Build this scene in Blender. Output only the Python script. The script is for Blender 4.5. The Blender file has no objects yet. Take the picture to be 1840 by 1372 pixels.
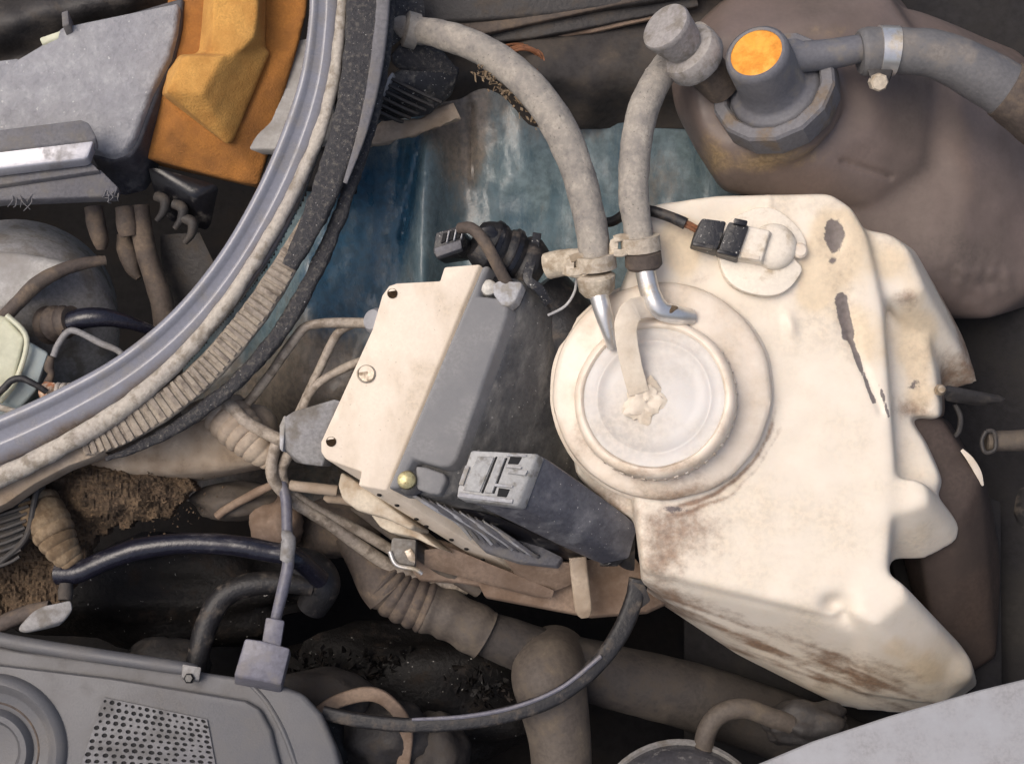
import bpy, bmesh, math, random
from mathutils import Vector, noise
random.seed(7)
R = math.radians
scene = bpy.context.scene
COL = scene.collection

# ------------------------------------------------------------------ camera
PITCH, HFOV, DIST = R(65), R(40), 0.75
W0, H0 = 1840.0, 1372.0
PX = DIST * 2 * math.tan(HFOV / 2) / W0          # metres per design unit
TGT = Vector((0, 0, 0.85))
RT = Vector((1, 0, 0))
FW = Vector((0, math.cos(PITCH), -math.sin(PITCH)))
UP = Vector((0, math.sin(PITCH), math.cos(PITCH)))
CAMPOS = TGT - FW * DIST
cam = bpy.data.cameras.new('camera')
cam.sensor_width = 36
cam.lens = 18 / math.tan(HFOV / 2)
cam.clip_start, cam.clip_end = 0.02, 100
camo = bpy.data.objects.new('camera', cam)
camo.location = CAMPOS
camo.rotation_euler = (R(90) - PITCH, 0, 0)
COL.objects.link(camo)
scene.camera = camo
# ------------------------------------------------------------------ light
SUN_EL, SUN_AZ = R(62), R(-112)     # azimuth measured from +Y towards +X
world = bpy.data.worlds.new('World')
scene.world = world
world.use_nodes = True
wn = world.node_tree
sky = wn.nodes.new('ShaderNodeTexSky')
sky.sky_type = 'NISHITA'
sky.sun_disc = False
sky.sun_elevation = SUN_EL
sky.sun_rotation = SUN_AZ
sky.air_density, sky.dust_density, sky.ozone_density = 0.8, 6.0, 0.4
wn.links.new(sky.outputs[0], wn.nodes['Background'].inputs[0])
wn.nodes['Background'].inputs[1].default_value = 0.13
sd = bpy.data.lights.new('sun', 'SUN')
sd.energy, sd.angle, sd.color = 1.0, R(40), (1, 0.96, 0.9)
so = bpy.data.objects.new('sun', sd)
dirv = Vector((math.sin(SUN_AZ) * math.cos(SUN_EL), math.cos(SUN_AZ) * math.cos(SUN_EL), math.sin(SUN_EL)))
so.rotation_euler = dirv.to_track_quat('Z', 'Y').to_euler()
so.location = (0, 0, 3)
COL.objects.link(so)
vs = scene.view_settings
vs.view_transform, vs.look, vs.exposure, vs.gamma = 'Standard', 'None', 0.26, 1.0
vs.use_curve_mapping = False
scene.cycles.max_bounces = 6

# ------------------------------------------------------------------ helpers
def P(x, y, h=0):
    d = DIST - h * PX
    k = d / DIST * PX
    return CAMPOS + FW * d + RT * ((x - W0 / 2) * k) + UP * ((H0 / 2 - y) * k)
def V(dx, dy, dh):
    return (RT * dx - UP * dy - FW * dh) * PX
def unP(w):
    r = w - CAMPOS
    d = r.dot(FW)
    k = d / DIST * PX
    return (r.dot(RT) / k + W0 / 2, H0 / 2 - r.dot(UP) / k, (DIST - d) / PX)
DOWN = Vector((0, 0, -PX))
def dn(n):
    return DOWN * n
def lin(c):
    return tuple(((v / 255) / 12.92 if v / 255 <= .04045 else ((v / 255 + .055) / 1.055) ** 2.4) for v in c)

MATS = {}
def mat(name, col, dust=None, amt=.35, scale=70, rough=.6, bump=.25, bscale=500, metal=0, speck=0, speckcol=(225, 222, 214),
        dirt=None, mark=None, stain=None, sss=0, var=.18, stretch=None, soft=.09, trans=0, spec=.5, msoft=.07):
    m = bpy.data.materials.new(name)
    m.use_nodes = True
    nt = m.node_tree
    N, L = nt.nodes, nt.links
    b = N['Principled BSDF']
    b.inputs['Metallic'].default_value = metal
    b.inputs['Specular IOR Level'].default_value = spec
    if sss:
        b.inputs['Subsurface Weight'].default_value = sss
        b.inputs['Subsurface Radius'].default_value = (.006, .004, .003)
        b.inputs['Subsurface Scale'].default_value = 1
    tc = N.new('ShaderNodeTexCoord')
    oi = N.new('ShaderNodeObjectInfo')
    ad = N.new('ShaderNodeVectorMath'); ad.operation = 'ADD'
    L.new(tc.outputs['Object'], ad.inputs[0]); L.new(oi.outputs['Random'], ad.inputs[1])
    vec = ad.outputs[0]
    if stretch:
        mp = N.new('ShaderNodeMapping'); mp.inputs['Rotation'].default_value = stretch[3:6] if len(stretch) > 3 else (0, 0, 0)
        mp.inputs['Scale'].default_value = stretch[:3]
        L.new(vec, mp.inputs[0]); svec = mp.outputs[0]
    else:
        svec = vec
    def nz(sc, det, rg=.6, v=None):
        n = N.new('ShaderNodeTexNoise'); n.inputs['Scale'].default_value = sc; n.inputs['Detail'].default_value = det
        n.inputs['Roughness'].default_value = rg
        L.new(v or vec, n.inputs['Vector']); return n.outputs['Fac']
    def mr(src, a, b_, c=0., d=1.):
        n = N.new('ShaderNodeMapRange'); n.interpolation_type = 'SMOOTHSTEP'
        L.new(src, n.inputs[0])
        for i, q in enumerate((a, b_, c, d)): n.inputs[i + 1].default_value = q
        return n.outputs[0]
    def mx(f, a, b_, mode='MIX'):
        n = N.new('ShaderNodeMix'); n.data_type = 'RGBA'; n.blend_type = mode
        if isinstance(f, (int, float)): n.inputs[0].default_value = f
        else: L.new(f, n.inputs[0])
        for i, q in ((6, a), (7, b_)):
            if isinstance(q, tuple): n.inputs[i].default_value = (*q[:3], 1)
            else: L.new(q, n.inputs[i])
        return n.outputs[2]
    def ma(op, a, b_):
        n = N.new('ShaderNodeMath'); n.operation = op
        for i, q in enumerate((a, b_)):
            if isinstance(q, (int, float)): n.inputs[i].default_value = q
            else: L.new(q, n.inputs[i])
        return n.outputs[0]
    c = lin(col)
    n1 = nz(scale, 9, .65, svec)
    n2 = nz(bscale, 6, .6)
    n3 = nz(scale * .35, 4, .5)
    colr = mx(mr(n2, .3, .7), tuple(v * (1 - var) for v in c), tuple(min(1, v * (1 + var)) for v in c))
    colr = mx(mr(n3, .35, .65), colr, mx(1.0, colr, (1 - var, 1 - var, 1 - var * .8), 'MULTIPLY'))
    rgh = None
    if dust:
        t = .5 + (.5 - amt) * .5
        msk = mr(n1, t - soft, t + soft)
        dcol = mx(mr(n2, .35, .65), lin(dust), tuple(v * .75 for v in lin(dust)))
        colr = mx(ma('MULTIPLY', msk, .9), colr, dcol)
        rgh = mr(msk, 0, 1, rough, min(1, rough + .3))
    if speck:
        sp = mr(nz(bscale * 1.3, 3, .5), .72 - speck * .2, .76 - speck * .2)
        colr = mx(ma('MULTIPLY', sp, .7), colr, lin(speckcol))
    for an, ac in (('stain', stain), ('dirt', dirt), ('mark', mark)):
        if ac:
            at = N.new('ShaderNodeAttribute'); at.attribute_name = an
            nn = nz({'dirt': 110, 'mark': 260, 'stain': 40}[an], 10 if an != 'stain' else 3, .72 if an != 'stain' else .5, svec)
            s = ma('ADD', at.outputs['Fac'], ma('MULTIPLY', ma('SUBTRACT', nn, .5), {'dirt': 1.1, 'mark': .7, 'stain': .6}[an]))
            k = mr(s, *{'dirt': (.30, .95), 'mark': (.49 - msoft, .49 + msoft), 'stain': (.36, .62)}[an])
            k = ma('MULTIPLY', k, mr(at.outputs['Fac'], .02, .12))
            colr = mx(ma('MULTIPLY', k, .85), colr, mx(mr(n2, .35, .65), lin(ac), tuple(v * (.6 if an != 'stain' else .92) for v in lin(ac))))
    L.new(colr, b.inputs['Base Color'])
    if rgh is not None: L.new(rgh, b.inputs['Roughness'])
    else: b.inputs['Roughness'].default_value = rough
    if trans:
        b.inputs['Transmission Weight'].default_value = trans
    if bump:
        bp = N.new('ShaderNodeBump'); bp.inputs['Strength'].default_value = bump; bp.inputs['Distance'].default_value = .0012
        hgt = ma('ADD', n2, ma('MULTIPLY', n1, .8))
        L.new(hgt, bp.inputs['Height']); L.new(bp.outputs[0], b.inputs['Normal'])
    MATS[name] = m
    return m

mat('tank_cream', (230, 220, 204), (222, 207, 184), .34, 24, .4, .03, 350, dirt=(128, 94, 68), mark=(92, 84, 88), stain=(219, 200, 170), sss=.15, var=.02, soft=.25)
mat('tank_neck', (226, 214, 198), (208, 190, 166), .34, 40, .42, .05, 350, dirt=(138, 108, 80), sss=.12, var=.03, soft=.22)
mat('cap_milky', (192, 189, 186), (204, 194, 180), .36, 22, .32, .03, 350, sss=.25, var=.02, soft=.25)
mat('cap_rim', (226, 213, 196), (208, 188, 160), .32, 50, .42, .06, 400, dirt=(142, 110, 78), sss=.12, var=.04, soft=.22)
mat('tether', (218, 206, 188), (200, 184, 162), .42, 60, .5, .12, 400, var=.05, soft=.2, sss=.1)
mat('sensor_white', (230, 220, 203), (186, 166, 136), .28, 90, .5, .1, 500, var=.05, soft=.12)
mat('black_plastic', (40, 40, 43), (120, 116, 108), .25, 150, .42, .3, 600, speck=.25)
mat('black_gloss', (26, 26, 30), (96, 92, 88), .22, 100, .28, .12, 500)
mat('ecu_black', (74, 74, 74), (112, 110, 107), .36, 110, .45, .3, 420, speck=.14, speckcol=(170, 168, 164), stretch=(1, .3, 1, 0, 0, .5), soft=.12)
mat('ecu_grey', (116, 116, 117), (146, 145, 144), .42, 40, .5, .06, 600, soft=.22, var=.05)
mat('tab_grey', (176, 176, 176), (150, 144, 134), .4, 90, .5, .15, 500)
mat('connector_grey', (164, 164, 162), (126, 122, 114), .35, 120, .5, .2, 500, var=.1)
mat('alu_block', (224, 210, 191), (210, 193, 170), .34, 60, .55, .12, 600, var=.04, soft=.2, speck=.1, speckcol=(160, 142, 120), stretch=(1, .4, 1, 0, 0, .4))
mat('alu_side', (206, 194, 172), (170, 148, 122), .42, 60, .6, .2, 500, var=.1, soft=.15)
mat('brass', (188, 178, 134), (130, 112, 76), .35, 200, .4, .2, 500, metal=.6)
mat('bolt_white', (206, 202, 190), (120, 108, 92), .3, 200, .4, .2, 500)
mat('dust_hose', (134, 129, 122), (176, 168, 156), .54, 120, .85, .55, 420, speck=.32, speckcol=(98, 92, 84), var=.2, soft=.18)
mat('grey_hose', (104, 103, 103), (128, 122, 116), .35, 60, .6, .25, 500, var=.12)
mat('cap_dark', (104, 104, 108), (130, 124, 116), .3, 60, .5, .18, 500, var=.1)
mat('cap_nut', (112, 111, 113), (122, 108, 92), .35, 60, .55, .25, 500, var=.12)
mat('filler_grey', (158, 153, 148), (132, 125, 116), .4, 110, .7, .4, 500, var=.14)
mat('cap_yellow', (240, 168, 62), (226, 146, 54), .45, 80, .6, .25, 500, var=.08)
mat('coolant_brown', (122, 107, 99), (102, 91, 84), .45, 22, .38, .06, 400, dirt=(168, 144, 106), sss=.05, var=.08, soft=.22)
mat('bright_steel', (226, 224, 220), (196, 182, 158), .30, 60, .3, .08, 400, metal=.75, var=.05)
mat('shell_slate', (80, 81, 88), (124, 124, 128), .40, 70, .42, .25, 500, speck=.1, soft=.14)
mat('tank_shade_brown', (74, 63, 57), (62, 54, 50), .45, 30, .6, .12, 400, soft=.2, spec=.3)
mat('engine_mid', (60, 55, 51), (76, 69, 62), .4, 50, .75, .3, 400)
mat('perf_grey', (112, 111, 112), (104, 102, 100), .4, 60, .5, .15, 600)
mat('firewall_grey', (66, 63, 61), (92, 84, 76), .38, 40, .8, .35, 250, soft=.14, spec=.2)
mat('mud_dark', (54, 42, 30), (92, 74, 50), .35, 200, .95, .4, 400, spec=.1)
mat('steel', (188, 176, 158), (150, 132, 108), .4, 100, .4, .25, 500, metal=.6)
mat('dusty_clip', (192, 180, 160), (150, 134, 112), .4, 90, .7, .35, 450)
mat('brake_pipe', (164, 152, 136), (120, 108, 94), .4, 130, .6, .35, 500)
mat('fitting_grey', (142, 140, 137), (116, 110, 102), .4, 70, .6, .25, 500)
mat('fender_blue', (110, 127, 131), (82, 106, 116), .42, 52, .26, .28, 240, dirt=(150, 135, 118), mark=(22, 80, 110), var=.2, soft=.07, stretch=(1.5, .6, .6), msoft=.26)
mat('rail_paint', (134, 135, 143), (140, 136, 132), .32, 60, .2, .06, 500, dirt=(128, 112, 96), var=.06, soft=.14)
mat('seal_black', (58, 57, 59), (110, 106, 100), .34, 420, .7, 1.0, 800, speck=.14)
mat('seal_dusty', (154, 143, 128), (110, 100, 90), .38, 120, .85, .5, 500, var=.18)
mat('seal_pale', (178, 170, 158), (138, 128, 114), .4, 110, .8, .4, 500, var=.14)
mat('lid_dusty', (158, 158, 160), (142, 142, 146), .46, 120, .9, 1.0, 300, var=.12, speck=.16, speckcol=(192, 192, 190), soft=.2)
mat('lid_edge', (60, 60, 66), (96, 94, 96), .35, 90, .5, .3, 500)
mat('channel_silver', (172, 172, 178), (150, 146, 144), .4, 60, .3, .1, 500, metal=.3, var=.06)
mat('channel_grey', (100, 99, 102), (120, 116, 112), .4, 80, .6, .3, 500)
mat('foam_orange', (202, 152, 80), (184, 130, 64), .42, 50, .95, .6, 900, var=.14, soft=.16)
mat('foam_dark', (168, 112, 52), (140, 94, 50), .42, 50, .95, .5, 900, var=.14, soft=.16)
mat('plate_grey', (158, 156, 152), (136, 130, 122), .4, 40, .5, .1, 400, soft=.2)
mat('black_rubber', (34, 33, 34), (92, 84, 76), .32, 90, .5, .35, 500)
mat('rubber_shiny', (30, 30, 40), (120, 116, 116), .22, 60, .22, .2, 300, stretch=(.3, 1, 1))
mat('brown_rubber', (84, 74, 66), (116, 102, 88), .4, 70, .75, .35, 450)
mat('mud', (106, 88, 68), (66, 54, 42), .42, 130, .98, 1.0, 420, var=.3)
mat('brown_plate', (142, 122, 104), (112, 92, 76), .45, 45, .75, .25, 400, soft=.16)
mat('beige_metal', (172, 156, 136), (140, 122, 102), .42, 50, .75, .25, 400, soft=.15)
mat('cover_grey', (92, 92, 94), (112, 109, 106), .35, 45, .45, .14, 900, var=.08, soft=.2)
mat('cover_dark', (20, 20, 22), None, rough=.8, bump=0)
mat('cable_blue', (108, 107, 116), (126, 122, 122), .35, 80, .38, .15, 400)
mat('dark_pipe', (86, 78, 70), (106, 96, 84), .4, 60, .7, .25, 400)
mat('dark_metal', (54, 51, 49), (84, 77, 70), .36, 60, .6, .4, 400)
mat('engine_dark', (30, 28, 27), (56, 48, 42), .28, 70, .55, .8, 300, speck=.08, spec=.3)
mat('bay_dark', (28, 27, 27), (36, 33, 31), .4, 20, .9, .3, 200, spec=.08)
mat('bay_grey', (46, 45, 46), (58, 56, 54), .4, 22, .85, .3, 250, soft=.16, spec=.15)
mat('panel_grey', (156, 157, 160), (150, 149, 150), .42, 50, .5, .06, 500, dirt=(142, 140, 138), var=.03, soft=.25)
mat('lamp_dark', (70, 70, 74), (130, 128, 126), .28, 120, .2, .1, 400)
mat('milky_plastic', (204, 204, 178), (176, 176, 152), .4, 40, .35, .06, 400, sss=.15, var=.08, soft=.2)
mat('milky_blue', (140, 156, 160), (160, 164, 156), .4, 40, .35, .06, 400, var=.08, soft=.2)
mat('copper_wire', (136, 88, 56), (96, 66, 48), .4, 200, .55, .2, 500)
mat('orange_nut', (176, 112, 76), (214, 196, 172), .45, 160, .6, .3, 400)
mat('dirty_tan', (134, 116, 92), (100, 82, 62), .45, 80, .9, .5, 350)

WL = {}
def finish(name, me, material, parent=None, label=None, cat=None, group=None, kind=None, smooth=35, c=None):
    if c is None:
        vs_ = [v.co for v in me.vertices]
        c = Vector([(min(v[i] for v in vs_) + max(v[i] for v in vs_)) / 2 for i in range(3)])
    me.transform(__import__('mathutils').Matrix.Translation(-c))
    me.polygons.foreach_set('use_smooth', [True] * len(me.polygons))
    me.set_sharp_from_angle(angle=R(smooth))
    if not me.materials: me.materials.append(MATS[material])
    o = bpy.data.objects.new(name, me)
    COL.objects.link(o)
    if parent is not None:
        o.parent = parent
        o.location = c - WL[parent.name]
    else:
        o.location = c
    WL[o.name] = c
    tag(o, label, cat, group, kind)
    return o
def tag(o, label=None, cat=None, group=None, kind=None):
    if label: o['label'] = label
    if cat: o['category'] = cat
    if group: o['group'] = group
    if kind: o['kind'] = kind
def add(name, bm, material, parent=None, paint=None, **kw):
    bmesh.ops.recalc_face_normals(bm, faces=bm.faces)
    me = bpy.data.meshes.new(name)
    bm.to_mesh(me); bm.free()
    if paint: paint_mesh(me, paint)
    return finish(name, me, material, parent, **kw)
def paint_mesh(me, fns):
    for an, fn in fns.items():
        a = me.attributes.new(an, 'FLOAT', 'POINT')
        a.data.foreach_set('value', [fn(*unP(v.co)) for v in me.vertices])
def thing(name, at, label, cat, group=None):
    o = bpy.data.objects.new(name, None)
    o.empty_display_size = .01
    o.location = at
    COL.objects.link(o)
    WL[o.name] = Vector(at)
    tag(o, label, cat, group)
    return o
def bevel(bm, w, seg=2, ang=25):
    es = [e for e in bm.edges if len(e.link_faces) == 2 and e.calc_face_angle(0) > R(ang)]
    if es and w: bmesh.ops.bevel(bm, geom=es, offset=w * PX, segments=seg, profile=.5, affect='EDGES', clamp_overlap=True)
def prism(outline, h, ext, bev=3, seg=2, bm=None, ang=25):
    """outline: [(x, y)] or [(x, y, h)]; ext: world vector the outline is pushed along"""
    b = bmesh.new()
    hf = h if callable(h) else (lambda x, y: h)
    top = [b.verts.new(P(p[0], p[1], p[2] if len(p) > 2 else hf(p[0], p[1]))) for p in outline]
    bot = [b.verts.new(v.co + ext) for v in top]
    b.faces.new(top); b.faces.new(bot[::-1])
    n = len(top)
    for i in range(n):
        b.faces.new((top[i], bot[i], bot[(i + 1) % n], top[(i + 1) % n]))
    bmesh.ops.recalc_face_normals(b, faces=b.faces)
    bevel(b, bev, seg, ang)
    return merge(bm, b)
def merge(bm, b):
    if bm is None: return b
    me = bpy.data.meshes.new('tmp'); b.to_mesh(me); b.free(); bm.from_mesh(me); bpy.data.meshes.remove(me)
    return bm
def hull(pts, bev=4, seg=2, bm=None, world=False):
    b = bmesh.new()
    for p in pts: b.verts.new(p if world else P(*p))
    r = bmesh.ops.convex_hull(b, input=b.verts)
    for v in [v for v in b.verts if not v.link_faces]: b.verts.remove(v)
    bmesh.ops.dissolve_limit(b, angle_limit=R(4), verts=b.verts, edges=b.edges)
    bmesh.ops.recalc_face_normals(b, faces=b.faces)
    bevel(b, bev, seg, 12)
    return merge(bm, b)
def spline(pts, n):
    out = []
    m = len(pts)
    for i in range(m - 1):
        p0, p1, p2, p3 = pts[max(i - 1, 0)], pts[i], pts[i + 1], pts[min(i + 2, m - 1)]
        for k in range(n):
            t = k / n
            out.append(tuple(.5 * ((2 * b) + (c - a) * t + (2 * a - 5 * b + 4 * c - d) * t * t + (3 * b - a - 3 * c + d) * t ** 3)
                             for a, b, c, d in zip(p0, p1, p2, p3)))
    out.append(tuple(pts[-1]))
    return out
def circ(n): return [(math.cos(2 * math.pi * i / n), math.sin(2 * math.pi * i / n)) for i in range(n)]
def rrect(w, t, r=.3, n=3):
    """rounded rectangle profile, half sizes w, t"""
    out = []
    rr = min(w, t) * r
    for cx, cy, a0 in ((w - rr, t - rr, 0), (-w + rr, t - rr, 90), (-w + rr, -t + rr, 180), (w - rr, -t + rr, 270)):
        for k in range(n + 1):
            a = R(a0 + 90 * k / n)
            out.append((cx + rr * math.cos(a), cy + rr * math.sin(a)))
    return out
def sweep(pts, prof=None, n=8, segs=18, wob=0, wscale=80, rfn=None, bm=None, caps=True, closed=False, twist=0):
    """pts: [(x, y, h, r)], prof in units of r: (across, towards viewer)"""
    S = spline(pts, n)
    prof = prof or circ(segs)
    b = bmesh.new()
    W = [P(*p[:3]) for p in S]
    rings = []
    m = len(S)
    for i, p in enumerate(S):
        T = (W[min(i + 1, m - 1)] - W[max(i - 1, 0)]).normalized()
        Nn = -FW - T * T.dot(-FW)
        if Nn.length < .15: Nn = UP - T * T.dot(UP)
        Nn.normalize()
        B = T.cross(Nn)
        if twist:
            a = twist * i / (m - 1); B, Nn = B * math.cos(a) + Nn * math.sin(a), Nn * math.cos(a) - B * math.sin(a)
        r = p[3] * PX * (DIST - p[2] * PX) / DIST
        if rfn: r *= rfn(i / (m - 1))
        ring = []
        for u, v in prof:
            q = W[i] + (B * u + Nn * v) * r
            if wob:
                q = q + (B * u + Nn * v).normalized() * (noise.noise(q * wscale) * 2 + noise.noise(q * wscale * 3)) * wob * PX
            ring.append(b.verts.new(q))
        rings.append(ring)
    k = len(prof)
    for i in range(m - 1):
        for j in range(k):
            b.faces.new((rings[i][j], rings[i][(j + 1) % k], rings[i + 1][(j + 1) % k], rings[i + 1][j]))
    if caps:
        b.faces.new(rings[0][::-1]); b.faces.new(rings[-1])
    bmesh.ops.recalc_face_normals(b, faces=b.faces)
    return merge(bm, b)
def frame(axis):
    a = axis.normalized()
    x = RT - a * a.dot(RT)
    if x.length < .2: x = UP - a * a.dot(UP)
    x.normalize()
    return a, x, a.cross(x)
def lathe(c, axis, prof, segs=48, bm=None, wob=0, rot=0):
    """c world point; prof [(radius, along)] in design units"""
    a, x, y = frame(axis)
    b = bmesh.new()
    rings = []
    for r, t in prof:
        if r < .01:
            rings.append([b.verts.new(c + a * t * PX)]); continue
        ring = []
        for i in range(segs):
            an = 2 * math.pi * i / segs + rot
            q = c + a * t * PX + (x * math.cos(an) + y * math.sin(an)) * r * PX
            if wob: q = q + (x * math.cos(an) + y * math.sin(an)) * noise.noise(q * 70) * wob * PX + a * noise.noise(q * 55) * wob * PX
            ring.append(b.verts.new(q))
        rings.append(ring)
    for A, B in zip(rings, rings[1:]):
        if len(A) == 1 and len(B) == 1: continue
        for i in range(segs):
            j = (i + 1) % segs
            if len(A) == 1: b.faces.new((A[0], B[i], B[j]))
            elif len(B) == 1: b.faces.new((A[i], B[0], A[j]))
            else: b.faces.new((A[i], B[i], B[j], A[j]))
    for r_ in (rings[0], rings[-1]):
        if len(r_) > 2: b.faces.new(r_)
    bmesh.ops.recalc_face_normals(b, faces=b.faces)
    return merge(bm, b)
def box(c, ax, ay, az, bev=2, bm=None):
    """c world centre; three half-extent world vectors"""
    b = bmesh.new()
    vs_ = [b.verts.new(c + ax * i + ay * j + az * k) for i in (-1, 1) for j in (-1, 1) for k in (-1, 1)]
    for f in ((0, 1, 3, 2), (4, 6, 7, 5), (0, 4, 5, 1), (2, 3, 7, 6), (0, 2, 6, 4), (1, 5, 7, 3)):
        b.faces.new([vs_[i] for i in f])
    bmesh.ops.recalc_face_normals(b, faces=b.faces)
    bevel(b, bev, 2)
    return merge(bm, b)
def grid(x0, x1, y0, y1, hfn, nx, ny, inside=None, thick=0):
    b = bmesh.new()
    vv = {}
    for i in range(nx + 1):
        for j in range(ny + 1):
            x, y = x0 + (x1 - x0) * i / nx, y0 + (y1 - y0) * j / ny
            vv[i, j] = b.verts.new(P(x, y, hfn(x, y)))
    for i in range(nx):
        for j in range(ny):
            x, y = x0 + (x1 - x0) * (i + .5) / nx, y0 + (y1 - y0) * (j + .5) / ny
            if inside is None or inside(x, y):
                b.faces.new((vv[i, j], vv[i, j + 1], vv[i + 1, j + 1], vv[i + 1, j]))
    for v in [v for v in b.verts if not v.link_faces]: b.verts.remove(v)
    if thick:
        bmesh.ops.recalc_face_normals(b, faces=b.faces)
        r = bmesh.ops.extrude_face_region(b, geom=list(b.faces))
        for v in [g for g in r['geom'] if isinstance(g, bmesh.types.BMVert)]: v.co += FW * thick * PX
    return b
def remesh(bm, voxel, it, fac=.5):
    me = bpy.data.meshes.new('tmp'); bm.to_mesh(me); bm.free()
    o = bpy.data.objects.new('tmp', me); COL.objects.link(o)
    m = o.modifiers.new('r', 'REMESH'); m.mode = 'VOXEL'; m.voxel_size = voxel
    s = o.modifiers.new('s', 'SMOOTH'); s.factor = fac; s.iterations = it
    dg = bpy.context.evaluated_depsgraph_get(); dg.update()
    out = bpy.data.meshes.new_from_object(o.evaluated_get(dg))
    bpy.data.objects.remove(o); bpy.data.meshes.remove(me)
    return out
def inpoly(poly):
    def f(x, y):
        c = False
        j = len(poly) - 1
        for i in range(len(poly)):
            xi, yi = poly[i][0], poly[i][1]; xj, yj = poly[j][0], poly[j][1]
            if (yi > y) != (yj > y) and x < (xj - xi) * (y - yi) / (yj - yi) + xi: c = not c
            j = i
        return c
    return f
def seg_d(x, y, ax, ay, bx, by):
    dx, dy = bx - ax, by - ay
    t = max(0, min(1, ((x - ax) * dx + (y - ay) * dy) / (dx * dx + dy * dy + 1e-9)))
    return math.hypot(x - ax - t * dx, y - ay - t * dy), t
def blob(x, y, cx, cy, rx, ry, ang=0):
    a = R(ang)
    u, v = (x - cx) * math.cos(a) + (y - cy) * math.sin(a), -(x - cx) * math.sin(a) + (y - cy) * math.cos(a)
    return math.exp(-((u / rx) ** 2 + (v / ry) ** 2))
def gz(*p): return noise.noise(Vector(p))
def sm(a, b, x):
    t = max(0, min(1, (x - a) / (b - a))); return t * t * (3 - 2 * t)
def copy_of(o, parent=None, delta=None):
    c = o.copy(); COL.objects.link(c)
    if parent is not None: c.parent = parent
    if delta is not None: c.location = o.location + delta
    WL[c.name] = WL[o.name] + (delta or Vector())
    return c

# ================================================================== SETTING
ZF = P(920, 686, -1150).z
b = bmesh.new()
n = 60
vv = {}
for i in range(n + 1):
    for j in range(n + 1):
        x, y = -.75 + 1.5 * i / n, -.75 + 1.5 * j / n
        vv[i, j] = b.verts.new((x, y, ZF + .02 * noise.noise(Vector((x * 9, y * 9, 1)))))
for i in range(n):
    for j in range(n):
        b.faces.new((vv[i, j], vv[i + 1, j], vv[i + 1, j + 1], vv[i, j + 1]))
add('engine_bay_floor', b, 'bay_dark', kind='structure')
for nm, c, hx, hy in (('left', (-.62, 0), .01, .6), ('right', (.62, 0), .01, .6), ('rear', (0, .62), .6, .01), ('front', (0, -.62), .6, .01)):  # bay walls out of view, added to block horizon light
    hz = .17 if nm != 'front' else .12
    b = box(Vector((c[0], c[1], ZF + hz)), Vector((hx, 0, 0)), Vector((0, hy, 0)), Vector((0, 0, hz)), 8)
    add('unseen_bay_wall_' + nm, b, 'bay_grey', kind='structure')

# inner fender panel (blue paint under dust)
def fh(x, y):
    h = -250 - 90 * sm(500, 1300, y) + 60 * sm(160, 0, y)
    h += 62 * math.exp(-((x - 762 + (y - 350) * .03) / 30) ** 2) * sm(190, 280, y)      # pressed rib
    s_, t_ = seg_d(x, y, 768, 195, 722, 430); h -= 16 * math.exp(-(s_ / 7) ** 2)
    h += 4 * gz(x * .02, y * .008, 11) * sm(780, 830, x)
    s_, t_ = seg_d(x, y, 845, 190, 850, 330); h -= 9 * math.exp(-(s_ / 5) ** 2)
    h -= 40 * sm(780, 840, x) * sm(120, 300, y)
    h -= 130 * sm(560, 430, x) - 30 * math.exp(-((x - 930) / 60) ** 2 - ((y - 300) / 90) ** 2)
    h -= 260 * sm(700, 900, y) * sm(420, 560, x)
    h += 6 * gz(x * .012, y * .012, 3) + 3 * gz(x * .04, y * .03, 5)
    return h
def fdirt(x, y, h):
    v = .20 + .25 * gz(x * .01, y * .006, 4)
    v += .75 * blob(x, y, 830, 205, 75, 95) + .5 * blob(x, y, 560, 660, 90, 160, 20) + .5 * blob(x, y, 690, 240, 90, 26, -8)
    v += .35 * math.exp(-((x - 835) / 35) ** 2) * sm(520, 300, y) + .5 * blob(x, y, 1010, 210, 90, 60) + .6 * sm(560, 720, y)
    v += .4 * blob(x, y, 1190, 330, 50, 60)
    return max(0, min(1, v))
def fmark(x, y, h):
    v = .95 * blob(x, y, 640, 430, 80, 190, 10) + .7 * blob(x, y, 600, 520, 60, 60) + .75 * blob(x, y, 728, 330, 26, 150, 8)
    v += .42 * blob(x, y, 930, 400, 60, 90) + .45 * blob(x, y, 1130, 270, 60, 80) + .22 * blob(x, y, 800, 400, 12, 150, 4)
    return max(0, min(1, v))
fedge = [(640, -130), (640, 40), (620, 150), (590, 260), (540, 370), (480, 480), (410, 570), (330, 660), (330, 920), (1340, 920), (1340, -130)]
b = grid(320, 1330, -120, 900, fh, 232, 220, inpoly(fedge), thick=12)
add('inner_fender', b, 'fender_blue', kind='structure', paint={'dirt': fdirt, 'mark': fmark})

# firewall behind, top of frame
b = grid(600, 1500, -260, 230, lambda x, y: -200 + 50 * sm(130, -100, y) + 20 * gz(x * .01, y * .02, 2) - 150 * sm(130, 250, y + 26 * gz(x * .012, 3, 1)) + 70 * sm(20, 120, y) * sm(900, 960, x), 90, 60, thick=12)
add('firewall', b, 'firewall_grey', kind='structure')
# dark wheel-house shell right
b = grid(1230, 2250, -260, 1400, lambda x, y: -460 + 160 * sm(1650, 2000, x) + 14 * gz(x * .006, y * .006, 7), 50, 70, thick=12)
add('wheel_house', b, 'bay_grey', kind='structure')

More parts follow.
